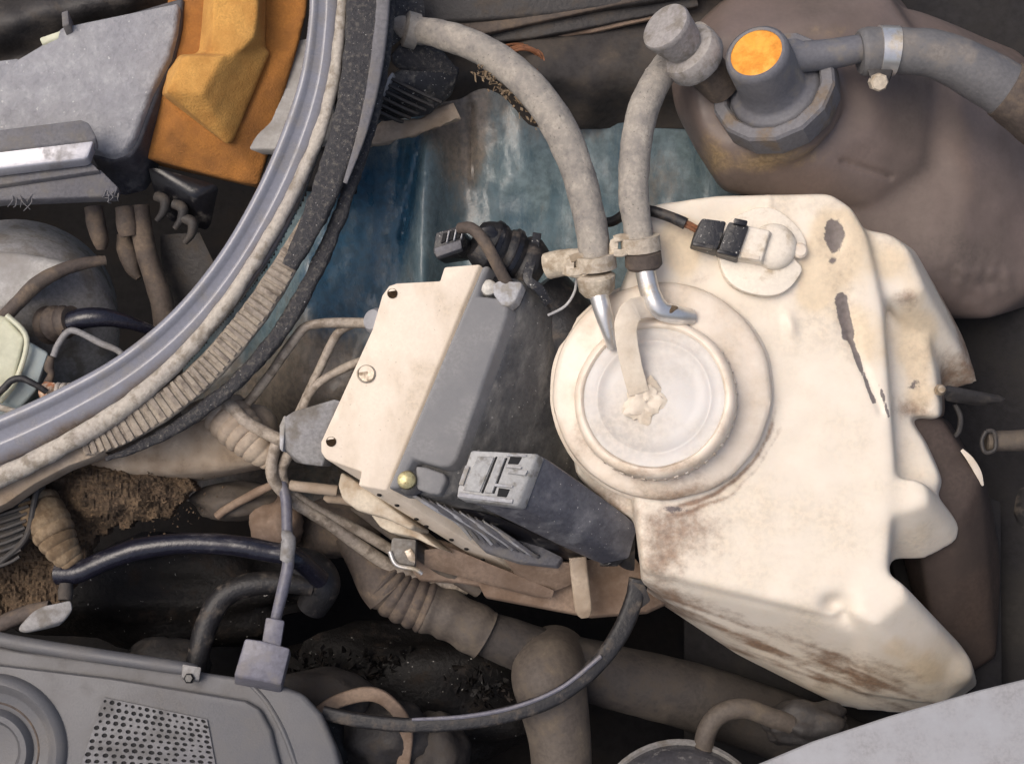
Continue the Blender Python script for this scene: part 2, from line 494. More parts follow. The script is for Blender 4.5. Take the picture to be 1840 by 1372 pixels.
# ================================================================== WASHER RESERVOIR
def P3(l, h): return [(x, y, h) for x, y in l]
tank = thing('washer_reservoir', P(1400, 760, -300), 'large stained cream plastic fluid tank with a round screw cap', 'reservoir')
top1 = [(1172, 366), (1290, 350), (1490, 346), (1530, 372), (1558, 420), (1585, 540), (1600, 700), (1608, 840), (1592, 1030), (1500, 1105), (1156, 1022), (1150, 930), (1130, 840), (1100, 560), (1150, 440)]
b = hull(P3(top1, 0) + P3([(x + (x - 1370) * .02, y + 10) for x, y in top1], -26) + P3([(x, y + 40) for x, y in top1], -330), 0)
b = hull(P3([(1152, 1000), (1152, 1040), (1500, 1120), (1585, 1035), (1500, 950)], -30)
         + P3([(1150, 1050), (1300, 1150), (1500, 1215), (1690, 1245), (1750, 1215), (1745, 1180), (1640, 1080), (1560, 1000), (1200, 1000)], -210)
         + P3([(1180, 1080), (1330, 1180), (1520, 1275), (1680, 1290), (1760, 1230)], -330), 0, bm=b)
b = hull(P3([(1545, 1036), (1592, 1027), (1622, 1046), (1630, 1072), (1575, 1120), (1530, 1100)], 2)
         + P3([(1640, 1080), (1735, 1165), (1755, 1210), (1700, 1270), (1540, 1250), (1520, 1160)], -240), 0, bm=b)
b = hull(P3([(1552, 412), (1600, 420), (1632, 446), (1660, 515), (1636, 534), (1590, 530), (1570, 500)], -30)
         + P3([(1560, 420), (1650, 452), (1735, 610), (1762, 690), (1690, 712), (1620, 620)], -230), 0, bm=b)
b = hull(P3([(1575, 555), (1655, 545), (1684, 690), (1690, 752), (1610, 740)], -96)
         + P3([(1590, 545), (1690, 560), (1700, 750), (1620, 760)], -260), 0, bm=b)
b = hull(P3([(1585, 864), (1640, 858), (1664, 868), (1668, 905), (1640, 916), (1590, 922)], -4)
         + P3([(1600, 870), (1680, 885), (1728, 945), (1722, 975), (1660, 1010), (1600, 1010)], -150), 0, bm=b)
b = hull(P3([(1020, 770), (1034, 852), (1100, 914), (1165, 940), (1170, 700)], -46) + P3([(1030, 780), (1050, 870), (1110, 930), (1170, 960), (1180, 720)], -230), 0, bm=b)
b = hull(P3([(1580, 700), (1620, 735), (1660, 792), (1690, 858), (1680, 885), (1590, 880)], -88) + P3([(1600, 720), (1670, 790), (1705, 880), (1600, 900)], -230), 0, bm=b)
me = remesh(b, .0015, 40)
def bumps(x, y):
    d = 0
    d -= 26 * blob(x, y, 1503, 1088, 26, 20)
    d += 9 * blob(x, y, 1420, 585, 10, 22, -15)
    d -= 8 * blob(x, y, 1498, 425, 22, 36)
    d += 5 * blob(x, y, 1500, 420, 46, 70)
    d -= 9 * blob(x, y, 1522, 570, 15, 40, -12)
    s, t = seg_d(x, y, 1527, 600, 1585, 740); d -= 6 * math.exp(-(s / 7) ** 2)
    s, t = seg_d(x, y, 1380, 350, 1385, 390); d += 3 * math.exp(-(s / 4) ** 2)
    for q in range(3):                                   # moulded level marks, too worn to read
        for k, yy in enumerate((905, 925, 945, 975, 995)):
            s, t = seg_d(x, y, 1395 + q * 16, yy, 1405 + q * 16, yy + 4); d += .9 * math.exp(-(s / 3) ** 2)
    d += 1.8 * gz(x * .02, y * .02, 3)
    return d
for v in me.vertices:
    x, y, h = unP(v.co)
    v.co -= FW * bumps(x, y) * PX * sm(-160, -40, h)
def tdirt_shade(x, y, h):
    v = .10
    v += .55 * blob(x, y, 1230, 950, 95, 75, 20) + .4 * blob(x, y, 1180, 1010, 45, 60)
    e = (y - (1040 + (x - 1150) * .36))
    al = (x - 1150) * .94 + (y - 1040) * .34
    st = .5 + .9 * gz(al * .006, e * .07, 3) + .5 * gz(al * .015, e * .16, 7)
    v += .75 * st * math.exp(-((e - 48) / 46) ** 2) * sm(1130, 1200, x) * sm(1760, 1560, x)
    v += .3 * math.exp(-((e - 10) / 14) ** 2) * sm(1130, 1200, x) * sm(1500, 1300, x)
    v += .30 * blob(x, y, 1500, 430, 60, 110) + .28 * blob(x, y, 1530, 600, 40, 120, -15)
    v += .5 * blob(x, y, 1625, 535, 30, 22) + .35 * blob(x, y, 1650, 640, 40, 90) + .55 * blob(x, y, 1640, 735, 45, 22)
    v += .7 * sm(-120, -200, h) * sm(1610, 1660, x) * sm(1080, 980, y)  # right flank browner with depth: shade painted in along with the dirt
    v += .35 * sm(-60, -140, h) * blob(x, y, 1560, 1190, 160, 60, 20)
    v += .22 * blob(x, y, 1210, 440, 60, 60) + .6 * blob(x, y, 1090, 900, 60, 40, 30) + .3 * blob(x, y, 1350, 800, 30, 120, 35)
    v += .22 * blob(x, y, 1260, 500, 60, 20)
    r_, a_ = math.hypot(x - 1188, y - 702), math.degrees(math.atan2(y - 702, x - 1188))
    v += (.55 * math.exp(-((r_ - 208 - 3 * gz(a_ * .1, 2, 1)) / 4) ** 2) + .35 * math.exp(-((r_ - 222 - 5 * gz(a_ * .08, 5, 1)) / 4) ** 2)) * sm(0, 25, a_) * sm(95, 70, a_)
    return max(0, min(1, v))
def tstain(x, y, h):
    v = .9 * blob(x, y, 1500, 430, 62, 75) + .7 * blob(x, y, 1460, 520, 40, 60, 20) + .6 * blob(x, y, 1540, 590, 45, 90, -20)
    v += .7 * blob(x, y, 1650, 640, 55, 140) + .5 * blob(x, y, 1600, 470, 50, 50) + .6 * blob(x, y, 1230, 460, 50, 70) + .45 * blob(x, y, 1200, 420, 60, 40)
    v += .6 * blob(x, y, 1640, 1180, 120, 50, 30) + .5 * blob(x, y, 1650, 960, 70, 50) + .5 * blob(x, y, 1330, 850, 40, 110, 40)
    return max(0, min(1, v))
def tmark(x, y, h):
    v = 0
    w = 8 * gz(x * .05, y * .05, 1)
    v = max(v, 1.2 - math.hypot((x - 1500) / 25, (y - 422 + w) / 44)) if abs(x - 1500) < 60 and abs(y - 425) < 80 else v
    s, t = seg_d(x, y, 1511, 538, 1524, 600)
    v = max(v, 1.2 - s / (16 + w * .3))
    s, t = seg_d(x, y, 1524, 600, 1570, 722)
    v = max(v, .96 - s / (12 - 5 * t) + .25 * gz(x * .07, y * .03, 4))
    s, t = seg_d(x, y, 1580, 690, 1597, 748)
    v = max(v, .75 - s / 9 + .3 * gz(x * .1, y * .05, 6))
    v = max(v, .62 - math.hypot((x - 1643) / 26, (y - 688) / 22) * .5 + .2 * gz(x * .02, y * .16, 8)) if abs(x - 1643) < 40 and abs(y - 688) < 40 else v
    v = max(v, .7 - math.hypot((x - 1495) / 16, (y - 468) / 14) * .5) if abs(x - 1495) < 30 and abs(y - 468) < 30 else v
    v = max(v, .65 - math.hypot((x - 1215) / 40, (y - 915) / 14) * .45 + .2 * gz(x * .08, y * .08, 2)) if abs(x - 1215) < 70 and abs(y - 915) < 40 else v
    return max(0, min(1, v))
paint_mesh(me, {'dirt': tdirt_shade, 'mark': tmark, 'stain': tstain})
body = finish('tank_body', me, 'tank_cream', tank, smooth=60)
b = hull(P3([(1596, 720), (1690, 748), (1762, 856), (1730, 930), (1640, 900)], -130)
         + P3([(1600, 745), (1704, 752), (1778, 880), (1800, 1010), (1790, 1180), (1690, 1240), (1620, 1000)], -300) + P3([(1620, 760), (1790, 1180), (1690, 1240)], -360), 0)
finish('lower_flank', remesh(b, .0018, 25), 'tank_shade_brown', tank, smooth=60, label='lower flank of the cream tank, its shade painted in dark brown')  # dim recess of the cream tank: occlusion shade put into a brown material

# neck flange
AX = V(-.10, -.02, 1)
fc = P(1188, 702, 12)
def ndirt(x, y, h):
    v = .12
    ang = math.atan2(y - 702, x - 1188)
    r = math.hypot(x - 1188, y - 702)
    v += .5 * blob(x, y, 1240, 885, 130, 22, -20) + .55 * sm(-40, -80, h) + .35 * blob(x, y, 1150, 880, 60, 30) + .3 * blob(x, y, 1040, 800, 40, 60)
    v += .35 * math.exp(-((r - 152) / 14) ** 2) * (.5 + .5 * math.sin(ang * 1 - .6))
    return max(0, min(1, v))
prof = [(120, -160), (150, -140), (172, -90), (190, -50), (200, -36), (202, -28), (196, -22), (182, -20), (182, -14), (193, -12), (195, -4), (192, 4), (184, 8), (170, 10), (150, 14), (132, 20), (60, 20), (0, 20)]
fl = add('neck_flange', lathe(fc, AX, prof, 96, wob=2), 'tank_neck', tank, paint={'dirt': ndirt}, smooth=45)
# screw cap
cap = None
CAX = V(-.24, -.2, 1)
cc = P(1178, 718, 30)
prof = [(138, -12), (143, -6), (143, 18), (141, 28), (137, 33), (133, 36), (128, 36), (125, 33), (123, 27)]
cap = add('screw_cap', lathe(cc, CAX, prof + [(118, 12), (0, 12)], 96, wob=1.5), 'cap_rim', tank,
          paint={'dirt': lambda x, y, h: .1 + .55 * blob(x, y, 1180, 842, 120, 16, -8) + .4 * blob(x, y, 1295, 770, 18, 50) + .3 * blob(x, y, 1300, 640, 16, 40)}, smooth=45)
prof = [(124.5, 14), (124.5, 29), (116, 30), (106, 28), (102, 30), (98, 30), (94, 27), (70, 29), (40, 31), (0, 32)]
add('cap_disc', lathe(cc, CAX, prof, 80, wob=1.5), 'cap_milky', cap, smooth=50)
prof = [(88, 20), (92, 25), (89, 26.5), (85, 25), (82, 20)]
a_, x_, y_ = frame(CAX)
for k in range(46):
    an = 2 * math.pi * (k + .3) / 46
    dr = x_ * math.cos(an) + y_ * math.sin(an)
    tg = a_.cross(dr)
    c = cc + dr * 141 * PX + a_ * 0 * PX
    add('grip_lug', box(c, dr * 4 * PX, tg * (3.6 + 1.2 * math.sin(k * 2.3)) * PX, a_ * (11 + 2 * math.sin(k * 5.1)) * PX, 2), 'cap_rim', cap,
        paint={'dirt': lambda x, y, h: .35})
# tether strap and knot
tp = [(1196, 562, 50, 14), (1168, 552, 66, 18), (1140, 556, 84, 21), (1126, 578, 90, 21), (1126, 612, 86, 20), (1134, 656, 78, 19), (1148, 706, 72, 19)]
add('cap_tether', sweep(tp, rrect(1, .09, .8), n=8, wob=.5), 'tether', tank)
b = bmesh.new()
bmesh.ops.create_icosphere(b, subdivisions=4, radius=1)
kc = cc + V(-22, 4, 32)
for v in b.verts:
    d = v.co.normalized()
    q = .85 + .5 * noise.noise(d * 1.7 + Vector((3, 1, 2))) + .34 * noise.noise(d * 3.6) + .12 * abs(noise.noise(d * 9))
    w = d * q
    v.co = kc + (RT * (w.x * 36) + UP * (w.y * 40) - FW * (w.z * 12)) * PX
add('tether_knot', b, 'tether', tank, smooth=30)

# level sensor
sc = P(1368, 454, 6)
SAX = V(.04, -.10, 1)
a_, x_, y_ = frame(SAX)
sens = thing('level_sensor', sc, 'off-white round sensor flange with a dome let into the tank top', 'sensor')
ol = []
for k in range(72):
    an = 2 * math.pi * k / 72
    r = 80 + 1.5 * math.sin(an * 5 + 1)
    d = math.degrees(an)
    if abs(((d - 352 + 180) % 360) - 180) < 14: r -= 22 * math.cos(R((((d - 352 + 180) % 360) - 180) / 14 * 90))
    ol.append(sc + (x_ * math.cos(an) + y_ * math.sin(an)) * r * PX)
b = bmesh.new()
tv = [b.verts.new(q + a_ * 10 * PX) for q in ol]; bv = [b.verts.new(q - a_ * 10 * PX) for q in ol]
b.faces.new(tv); b.faces.new(bv[::-1])
for i in range(72): b.faces.new((tv[i], bv[i], bv[(i + 1) % 72], tv[(i + 1) % 72]))
bmesh.ops.recalc_face_normals(b, faces=b.faces); bevel(b, 3, 2, 40)
add('flange_disc', b, 'sensor_white', sens, smooth=40)
add('dome', lathe(sc + V(20, -10, 9), SAX, [(42, 0), (41, 6), (37, 14), (24, 20), (0, 22)], 40), 'sensor_white', sens, smooth=60)
add('retaining_lug', lathe(sc + V(66, -2, 6), SAX, [(14, 0), (14, 9), (10, 13), (0, 14)], 20), 'tank_neck', sens)
b = hull(P3([(1338, 404), (1384, 414), (1368, 470), (1322, 462)], 52) + P3([(1338, 410), (1392, 422), (1374, 480), (1322, 472)], 10), 4, 3)
add('socket', b, 'sensor_white', sens)
add('clip_tongue', prism([(1330, 452), (1366, 460), (1364, 467), (1332, 462)], 54, V(0, 4, -14), 1), 'cap_rim', sens)
# plug
plug = thing('wire_plug', P(1290, 440, 20), 'small black two-pin plug pushed onto the white tank sensor', 'plug')
b = hull(P3([(1262, 391), (1306, 397), (1290, 449), (1242, 438)], 60) + P3([(1250, 408), (1300, 410), (1286, 462), (1238, 448)], 22), 4)
add('plug_shell', b, 'black_plastic', plug)
b = hull(P3([(1310, 398), (1346, 405), (1326, 462), (1290, 452)], 63) + P3([(1308, 410), (1344, 418), (1324, 474), (1285, 462)], 20), 3)
add('plug_collar', b, 'black_plastic', plug)
add('latch', prism([(1320, 391), (1344, 396), (1342, 406), (1318, 402)], 70, V(0, 2, -10), 2), 'black_gloss', plug)
add('latch_bar', prism([(1290, 447), (1326, 456), (1324, 462), (1288, 453)], 67, V(0, 3, -12), 1), 'black_gloss', plug)
add('side_rib', prism([(1246, 434), (1282, 441), (1281, 447), (1245, 441)], 62, V(0, 2, -12), 1), 'black_gloss', plug)
wire = thing('sensor_wire', P(1170, 380, 20), 'dark sheathed wire leading to the black plug on the tank', 'wire')
add('sheath', sweep([(1060, 400, -40, 9), (1100, 398, -20, 9), (1130, 380, 0, 9), (1168, 379, 22, 10), (1205, 390, 36, 10), (1232, 402, 42, 11)], n=6, segs=14), 'black_rubber', wire)
for k, (dy, dx) in enumerate(((-4, 0), (3, 2))):
    add('bare_core', sweep([(1226, 400 + dy, 42, 4), (1240, 406 + dy, 42, 4), (1254, 414 + dy, 40, 4)], n=4, segs=8), 'copper_wire', wire)

# ================================================================== COOLANT TANK
ct = thing('expansion_tank', P(1420, 200, -300), 'brown translucent coolant tank behind the cream reservoir', 'reservoir')
b = hull(P3([(1235, 120), (1290, 60), (1470, 40), (1560, 110), (1570, 230), (1470, 290), (1330, 285), (1262, 235)], -70)
         + P3([(1203, 140), (1212, 200), (1248, 268), (1298, 340), (1420, 366), (1560, 370), (1660, 300), (1680, 110), (1590, -20), (1310, -10), (1225, 70)], -150)
         + P3([(1215, 150), (1300, 350), (1560, 390), (1690, 300), (1700, 100), (1590, -40), (1300, -20)], -420), 0)
b = hull(P3([(1470, 150), (1620, 60), (1720, 130), (1745, 330), (1710, 470), (1620, 500), (1500, 400)], -165)
         + P3([(1450, 120), (1640, 10), (1830, 120), (1880, 330), (1862, 520), (1780, 575), (1600, 560), (1480, 420)], -270)
         + P3([(1500, 100), (1860, 100), (1890, 540), (1600, 570)], -430), 0, bm=b)
b = merge(b, lathe(P(1400, 185, -75), V(-.42, -.36, .83), [(112, -40), (112, 10), (104, 16), (0, 16)], 40))
me = remesh(b, .0018, 70)
for v in me.vertices:
    x, y, h = unP(v.co)
    s, t = seg_d(x, y, 1515, 290, 1600, 318)
    v.co -= FW * (-7 * math.exp(-(s / 5) ** 2) + 2.5 * gz(x * .02, y * .02, 9) + (6 * gz(x * .05, y * .05, 2) * blob(x, y, 1760, 500, 70, 40))) * PX
paint_mesh(me, {'dirt': lambda x, y, h: min(1, .75 * blob(x, y, 1390, 285, 120, 30, -8) + .6 * blob(x, y, 1280, 260, 30, 50) + .5 * blob(x, y, 1480, 55, 70, 25) + .45 * blob(x, y, 1655, 408, 14, 14))})
finish('tank_body', me, 'coolant_brown', ct, smooth=60)
CA = V(-.42, -.36, .83)
cb = P(1400, 178, -52)
a_, x_, y_ = frame(CA)
nut = add('cap_ring', lathe(cb, CA, [(92, -8), (112, -8), (114, 0), (114, 42), (110, 48), (92, 50), (88, 46), (86, 30), (0, 30)], 14, rot=.2), 'cap_nut', ct, smooth=18)
tow = add('cap_tower', lathe(cb + CA.normalized() * 28 * PX, CA, [(84, 0), (82, 8), (76, 14), (66, 18), (61, 26), (59, 60), (58, 112), (56, 122), (51, 126), (46, 125), (45, 118), (0, 118)], 48), 'cap_dark', ct, smooth=40)
add('cap_label', lathe(cb + CA.normalized() * 146 * PX, CA, [(46, 0), (46, 6), (43, 8), (0, 8)], 40, wob=1), 'cap_yellow', tow)
t0 = cb + CA.normalized() * 118 * PX
tx, ty, th = unP(t0)
spout = add('spout', sweep([(tx + 20, ty - 4, th - 22, 30), (tx + 75, ty - 12, th - 26, 28), (tx + 130, ty - 18, th - 28, 27), (1556, 86, th - 28, 25), (1600, 84, th - 30, 25)], n=6, segs=24), 'cap_dark', ct)
add('spout_fin', hull([(tx + 22, ty - 44, th + 2), (tx + 66, ty - 48, th - 6), (tx + 110, ty - 18, th - 10), (tx + 110, ty - 10, th - 30), (tx + 30, ty - 14, th - 30), (tx + 24, ty - 20, th + 4)], 4), 'cap_dark', tow)
# big hose + clamp
hs = add('coolant_hose', sweep([(1544, 95, th - 30, 38), (1552, 94, th - 30, 43), (1572, 92, th - 30, 43), (1590, 90, th - 30, 41), (1615, 91, th - 30, 41), (1680, 98, th - 30, 43), (1750, 128, th - 34, 47), (1812, 165, th - 40, 50), (1880, 220, th - 60, 52), (1960, 300, th - 90, 52)], n=8, segs=30, wob=.8), 'grey_hose',
         label='thick grey rubber hose fixed to the yellow-topped cap spout', cat='hose')
cl = thing('hose_clamp', P(1590, 95, th - 30), 'shiny steel band clamp with hex screw on the thick grey hose', 'clamp')
add('band', sweep([(1578, 91, th - 30, 44.5), (1594, 91, th - 30, 44.5), (1610, 92, th - 30, 44.5)], n=3, segs=36), 'bright_steel', cl)
add('screw_housing', hull(P3([(1556, 120), (1606, 124), (1596, 152), (1566, 150)], th - 8) + P3([(1556, 122), (1606, 126), (1594, 152), (1568, 150)], th - 40), 4), 'dark_metal', cl)
add('clamp_screw', lathe(P(1579, 148, th - 4), V(0, .25, 1), [(16, -16), (16, 6), (13, 10), (0, 10)], 8), 'dusty_clip', cl, smooth=20)
add('hose_sleeve', sweep([(1806, 160, th - 40, 53), (1830, 176, th - 42, 54), (1900, 236, th - 62, 56)], n=6, segs=28, wob=1.5), 'brown_rubber', label='brown rubber sleeve on the far end of the thick grey hose', cat='sleeve')
# grey filler cap
fa = V(-.62, -.42, .66)
fcap = thing('filler_cap', P(1240, 90, -20), 'dusty grey mushroom-shaped cap beside the yellow-topped cap', 'cap')
q = P(1196, 48, 70)
add('knob', lathe(q, fa, [(30, -70), (38, -50), (42, -30), (46, -8), (47, -2), (45, 3), (40, 5), (0, 6)], 40, wob=1), 'filler_grey', fcap, smooth=45)
add('collar', lathe(q, fa, [(44, -112), (52, -108), (56, -100), (56, -74), (52, -66), (40, -62), (0, -62)], 22, wob=1), 'filler_grey', fcap, smooth=30)
add('stub', lathe(q, fa, [(34, -190), (38, -112), (0, -110)], 28), 'brown_rubber', fcap)

# ================================================================== DUSTY HOSES
def hfn(t): return 1
add('dusty_hose', sweep([(700, 40, -70, 24), (735, 52, -60, 25), (790, 62, -30, 27), (870, 92, 10, 30), (945, 150, 35, 32), (1005, 230, 45, 33), (1045, 330, 45, 32), (1064, 420, 45, 30), (1070, 486, 45, 30)], n=10, segs=26, wob=1.1, wscale=120, rfn=lambda t: .94), 'dust_hose',
    label='long dusty hose arching from the cowl to the tank pipe', cat='hose')
add('dusty_hose', sweep([(1265, 60, -60, 26), (1225, 92, -40, 28), (1190, 130, -10, 29), (1158, 190, 25, 30), (1142, 270, 40, 30), (1138, 350, 48, 29), (1146, 410, 50, 28), (1152, 452, 50, 28)], n=10, segs=26, wob=1.0, wscale=110, rfn=lambda t: .94), 'dust_hose',
    label='shorter dusty hose running down from below the grey mushroom cap', cat='hose')
# lint stuck to the hose
b = bmesh.new()
for k in range(110):
    t = random.random()
    x, y = 870 + 110 * t + random.gauss(0, 10), 118 + 105 * t ** 1.2 + random.gauss(0, 7)
    b = box(P(x - 6, y + 8, 22 + random.random() * 14), V(random.gauss(0, 2.4), random.gauss(0, 2.4), 1), V(random.gauss(0, 1.2), 1, 1), V(.6, .6, 1), 0, bm=b)
add('lint', b, 'dirty_tan', kind='stuff', label='loose dirt and lint stuck under the arching dusty hose', cat='lint')

def spring_clamp(cx, cy, h, r, axis, ear, lab):
    t = thing('spring_clamp', P(cx, cy, h), lab, 'clamp')
    c = P(cx, cy, h)
    add('band', lathe(c, axis, [(r, -13), (r + 4, -13), (r + 4, 13), (r, 13)], 36), 'dusty_clip', t)
    for k, s in enumerate((-1, 1)):
        e = [(cx + ear[0] * .5, cy + ear[1] * .5 + s * 9, h + 12, 7), (cx + ear[0] * .85, cy + ear[1] * .85 + s * 14, h + 14, 7), (cx + ear[0] * 1.25, cy + ear[1] * 1.25 + s * 12, h + 12, 7)]
        add('ear', sweep(e, rrect(1, .8, .5), n=5), 'dusty_clip', t)
    add('ear_plate', hull([(cx + ear[0] * 1.05, cy + ear[1] - 14, h + 16), (cx + ear[0] * 1.5, cy + ear[1] * 1.4 - 14, h + 12), (cx + ear[0] * 1.5, cy + ear[1] * 1.4 + 16, h + 12), (cx + ear[0] * 1.05, cy + ear[1] + 16, h + 16),
                           (cx + ear[0] * 1.05, cy + ear[1] - 14, h + 6), (cx + ear[0] * 1.5, cy + ear[1] * 1.4 + 16, h + 2)], 3), 'dusty_clip', t)
    return t
spring_clamp(1151, 437, 50, 31, V(.12, 1, -.3), (-38, 4), 'tan spring clamp on the shorter dusty hose')
spring_clamp(1070, 470, 45, 33, V(.12, 1, -.3), (-36, 6), 'tan spring clamp on the long arching hose')
add('hose_collar', lathe(P(1156, 466, 50), V(.12, 1, -.35), [(26, -14), (32, -12), (33, 10), (28, 16), (18, 16)], 32), 'brown_rubber', label='dark rubber collar under the shorter dusty hose', cat='collar')
add('hose_collar', lathe(P(1072, 508, 45), V(.12, 1, -.35), [(28, -18), (34, -12), (32, 12), (24, 22), (16, 22)], 32, wob=1.5), 'dusty_clip', label='tan crumpled collar under the long arching hose', cat='collar')
add('side_pipe', sweep([(985, 478, 10, 24), (1010, 472, 22, 24), (1050, 466, 32, 22), (1070, 465, 36, 20)], n=5, segs=22, wob=1.5), 'dusty_clip', label='short tan pipe stub joining the arching hose from the side', cat='pipe')
add('cable_tie', sweep([(1012, 486, 52, 8), (1040, 490, 56, 9), (1062, 478, 60, 7), (1068, 452, 58, 5)], rrect(1, .5, .5), n=6), 'dusty_clip', label='tan cable tie knotted round the arching hose end', cat='cable tie')
add('metal_pipe', sweep([(1070, 500, 45, 17), (1076, 530, 52, 17), (1084, 562, 56, 16), (1094, 600, 48, 12), (1100, 622, 34, 10)], n=8, segs=24), 'bright_steel', label='bright metal pipe under the long arching hose, left of the strap', cat='pipe')
add('metal_pipe', sweep([(1156, 468, 50, 17), (1162, 500, 60, 18), (1170, 530, 68, 18), (1186, 556, 66, 18), (1216, 566, 50, 17), (1240, 570, 30, 16)], n=8, segs=24), 'bright_steel', label='bright bent metal pipe under the shorter dusty hose', cat='pipe')
add('thread_tuft', hull([(1196, 545, 70), (1222, 548, 66), (1214, 572, 60), (1192, 574, 72), (1205, 560, 82)], 4), 'dirty_tan', label='crusted dirt clump where the bent pipe enters the tank', cat='dirt')

# ================================================================== ABS UNIT
E = V(300, 232, -330)
ab = thing('brake_control_unit', P(800, 700, -250), 'brake hydraulic block with cream metal plate and black electronics housing', 'brake unit')
hp = lambda x, y: 40 + (x - 720) * -.02 + (y - 690) * -.02
plate = [(698, 513), (712, 508), (790, 504), (798, 479), (862, 474), (693, 880), (643, 872), (649, 846), (584, 824), (576, 812), (576, 793), (668, 592), (686, 530)]
add('valve_block', prism(plate, hp, E, 3, 2), 'alu_block', ab)
# plate details
blk = ab
def disc(name, x, y, h, r, prof, m, parent, axis=V(0, -.1, 1), segs=24): return add(name, lathe(P(x, y, h), axis, [(r * a, t) for a, t in prof], segs), m, parent)
disc('round_plug', 658, 671, hp(658, 671), 17, [(1, -6), (1, 1), (.86, 2.5), (.8, .5), (0, .5)], 'steel', ab)
for x, y in ((705, 527), (595, 793)):
    disc('screw_hole', x, y, hp(x, y), 9, [(1, -4), (1, 1.0), (.92, 1.2), (.86, .5), (0, .5)], 'mud_dark', ab)
# lower stepped lobes of the casting
b = prism([(612, 846), (652, 872), (745, 944), (738, 952), (690, 930), (640, 916), (614, 897), (606, 872)], -40, V(26, 18, -70), 6, 3)
add('casting_lobe', b, 'alu_side', ab)
b = prism([(664, 922), (740, 944), (790, 986), (770, 978), (742, 964), (700, 956), (682, 946)], -80, V(26, 18, -70), 6, 3)
add('casting_lobe', b, 'alu_side', ab)
eN = E.normalized(); eS = (P(693, 880, 40) - P(643, 872, 40)).normalized(); eO = eN.cross(eS).normalized()
if eO.dot(UP) > 0: eO = -eO
for s_, t_ in ((.3, .07), (.34, .16), (.2, .29), (.12, .36), (.3, .48), (.3, .57), (.25, .68)):
    c = P(643 + 50 * s_, 872 + 8 * s_, 40).lerp(P(643 + 50 * s_, 872 + 8 * s_, 40) + E, t_)
    add('casting_slot', lathe(c, eO, [(0, 1.2), (4, 1.2), (5, -2), (0, -2)], 12), 'engine_dark', ab)
# electronics housing
low = [(864, 482), (905, 492), (952, 506), (942, 548), (822, 886), (790, 892), (697, 880)]
b = hull(P3(low, 26) + [(1036, 616, -80), (1060, 720, -140), (1110, 960, -230), (1080, 1005, -260), (960, 960, -250), (800, 905, -60), (1000, 640, -230)], 5)
hous = add('electronics_housing', b, 'ecu_black', ab)
b = prism([(867, 476), (880, 477), (868, 504), (858, 531), (898, 535), (912, 548), (910, 568), (820, 824), (808, 838), (790, 838), (742, 824), (729, 850), (716, 876), (696, 878)], 52, V(34, 24, -60), 9, 4)
add('housing_ridge', b, 'ecu_grey', ab)
disc('mount_bolt', 878, 517, 40, 15, [(1, -12), (1, 0), (.9, 7), (.55, 11), (0, 12)], 'bolt_white', ab, segs=24)
disc('bolt_pocket', 880, 519, 30, 24, [(1, -6), (1, 2), (.9, 3), (0, 3)], 'black_gloss', ab)
add('rounded_tab', prism([(885, 510), (896, 504), (936, 506), (938, 512), (926, 540), (914, 550), (900, 548), (886, 528)], 56, V(8, 8, -26), 4, 3), 'tab_grey', ab)
disc('bolt_pocket', 740, 862, 36, 28, [(1, -16), (1, 2), (.9, 3), (0, 3)], 'black_gloss', ab)
disc('mount_bolt', 731, 862, 44, 17, [(1, -8), (1, 4), (.9, 11), (.55, 15), (0, 16)], 'brass', ab)
add('rounded_tab', prism([(746, 836), (764, 838), (798, 850), (802, 862), (790, 888), (770, 886), (748, 878)], 44, V(8, 8, -26), 5, 3), 'ecu_grey', ab)
# moulded ribs along the lower side of the housing
for k in range(11):
    x0, y0 = 742 + k * 14, 888 + k * 5.5
    pts = [(x0, y0, 26 - k * 9, 3.4), (x0 + 40, y0 + 26, 0 - k * 9, 3.6), (x0 + 78, y0 + 48 + k * .5, -36 - k * 9, 3.6), (x0 + 104 - k * 2, y0 + 78 - k * 2.5, -66 - k * 8, 3)]
    add('housing_rib', sweep(pts, rrect(.9, 1.9, .5), n=4), 'channel_grey' if k % 3 else 'tab_grey', ab)
add('rib_web', hull([(738, 884, 0), (900, 930, -40), (1060, 1000, -160), (1040, 1012, -180), (860, 960, -120), (840, 950, -110), (1000, 980, -260), (800, 900, -90)], 3), 'black_gloss', ab)
add('clip_plate', prism([(845, 962), (870, 958), (960, 975), (1010, 1000), (1000, 1016), (930, 1008), (870, 988)], lambda x, y: -90 - (x - 845) * .35, V(4, 8, -12), 2), 'channel_grey', ab)

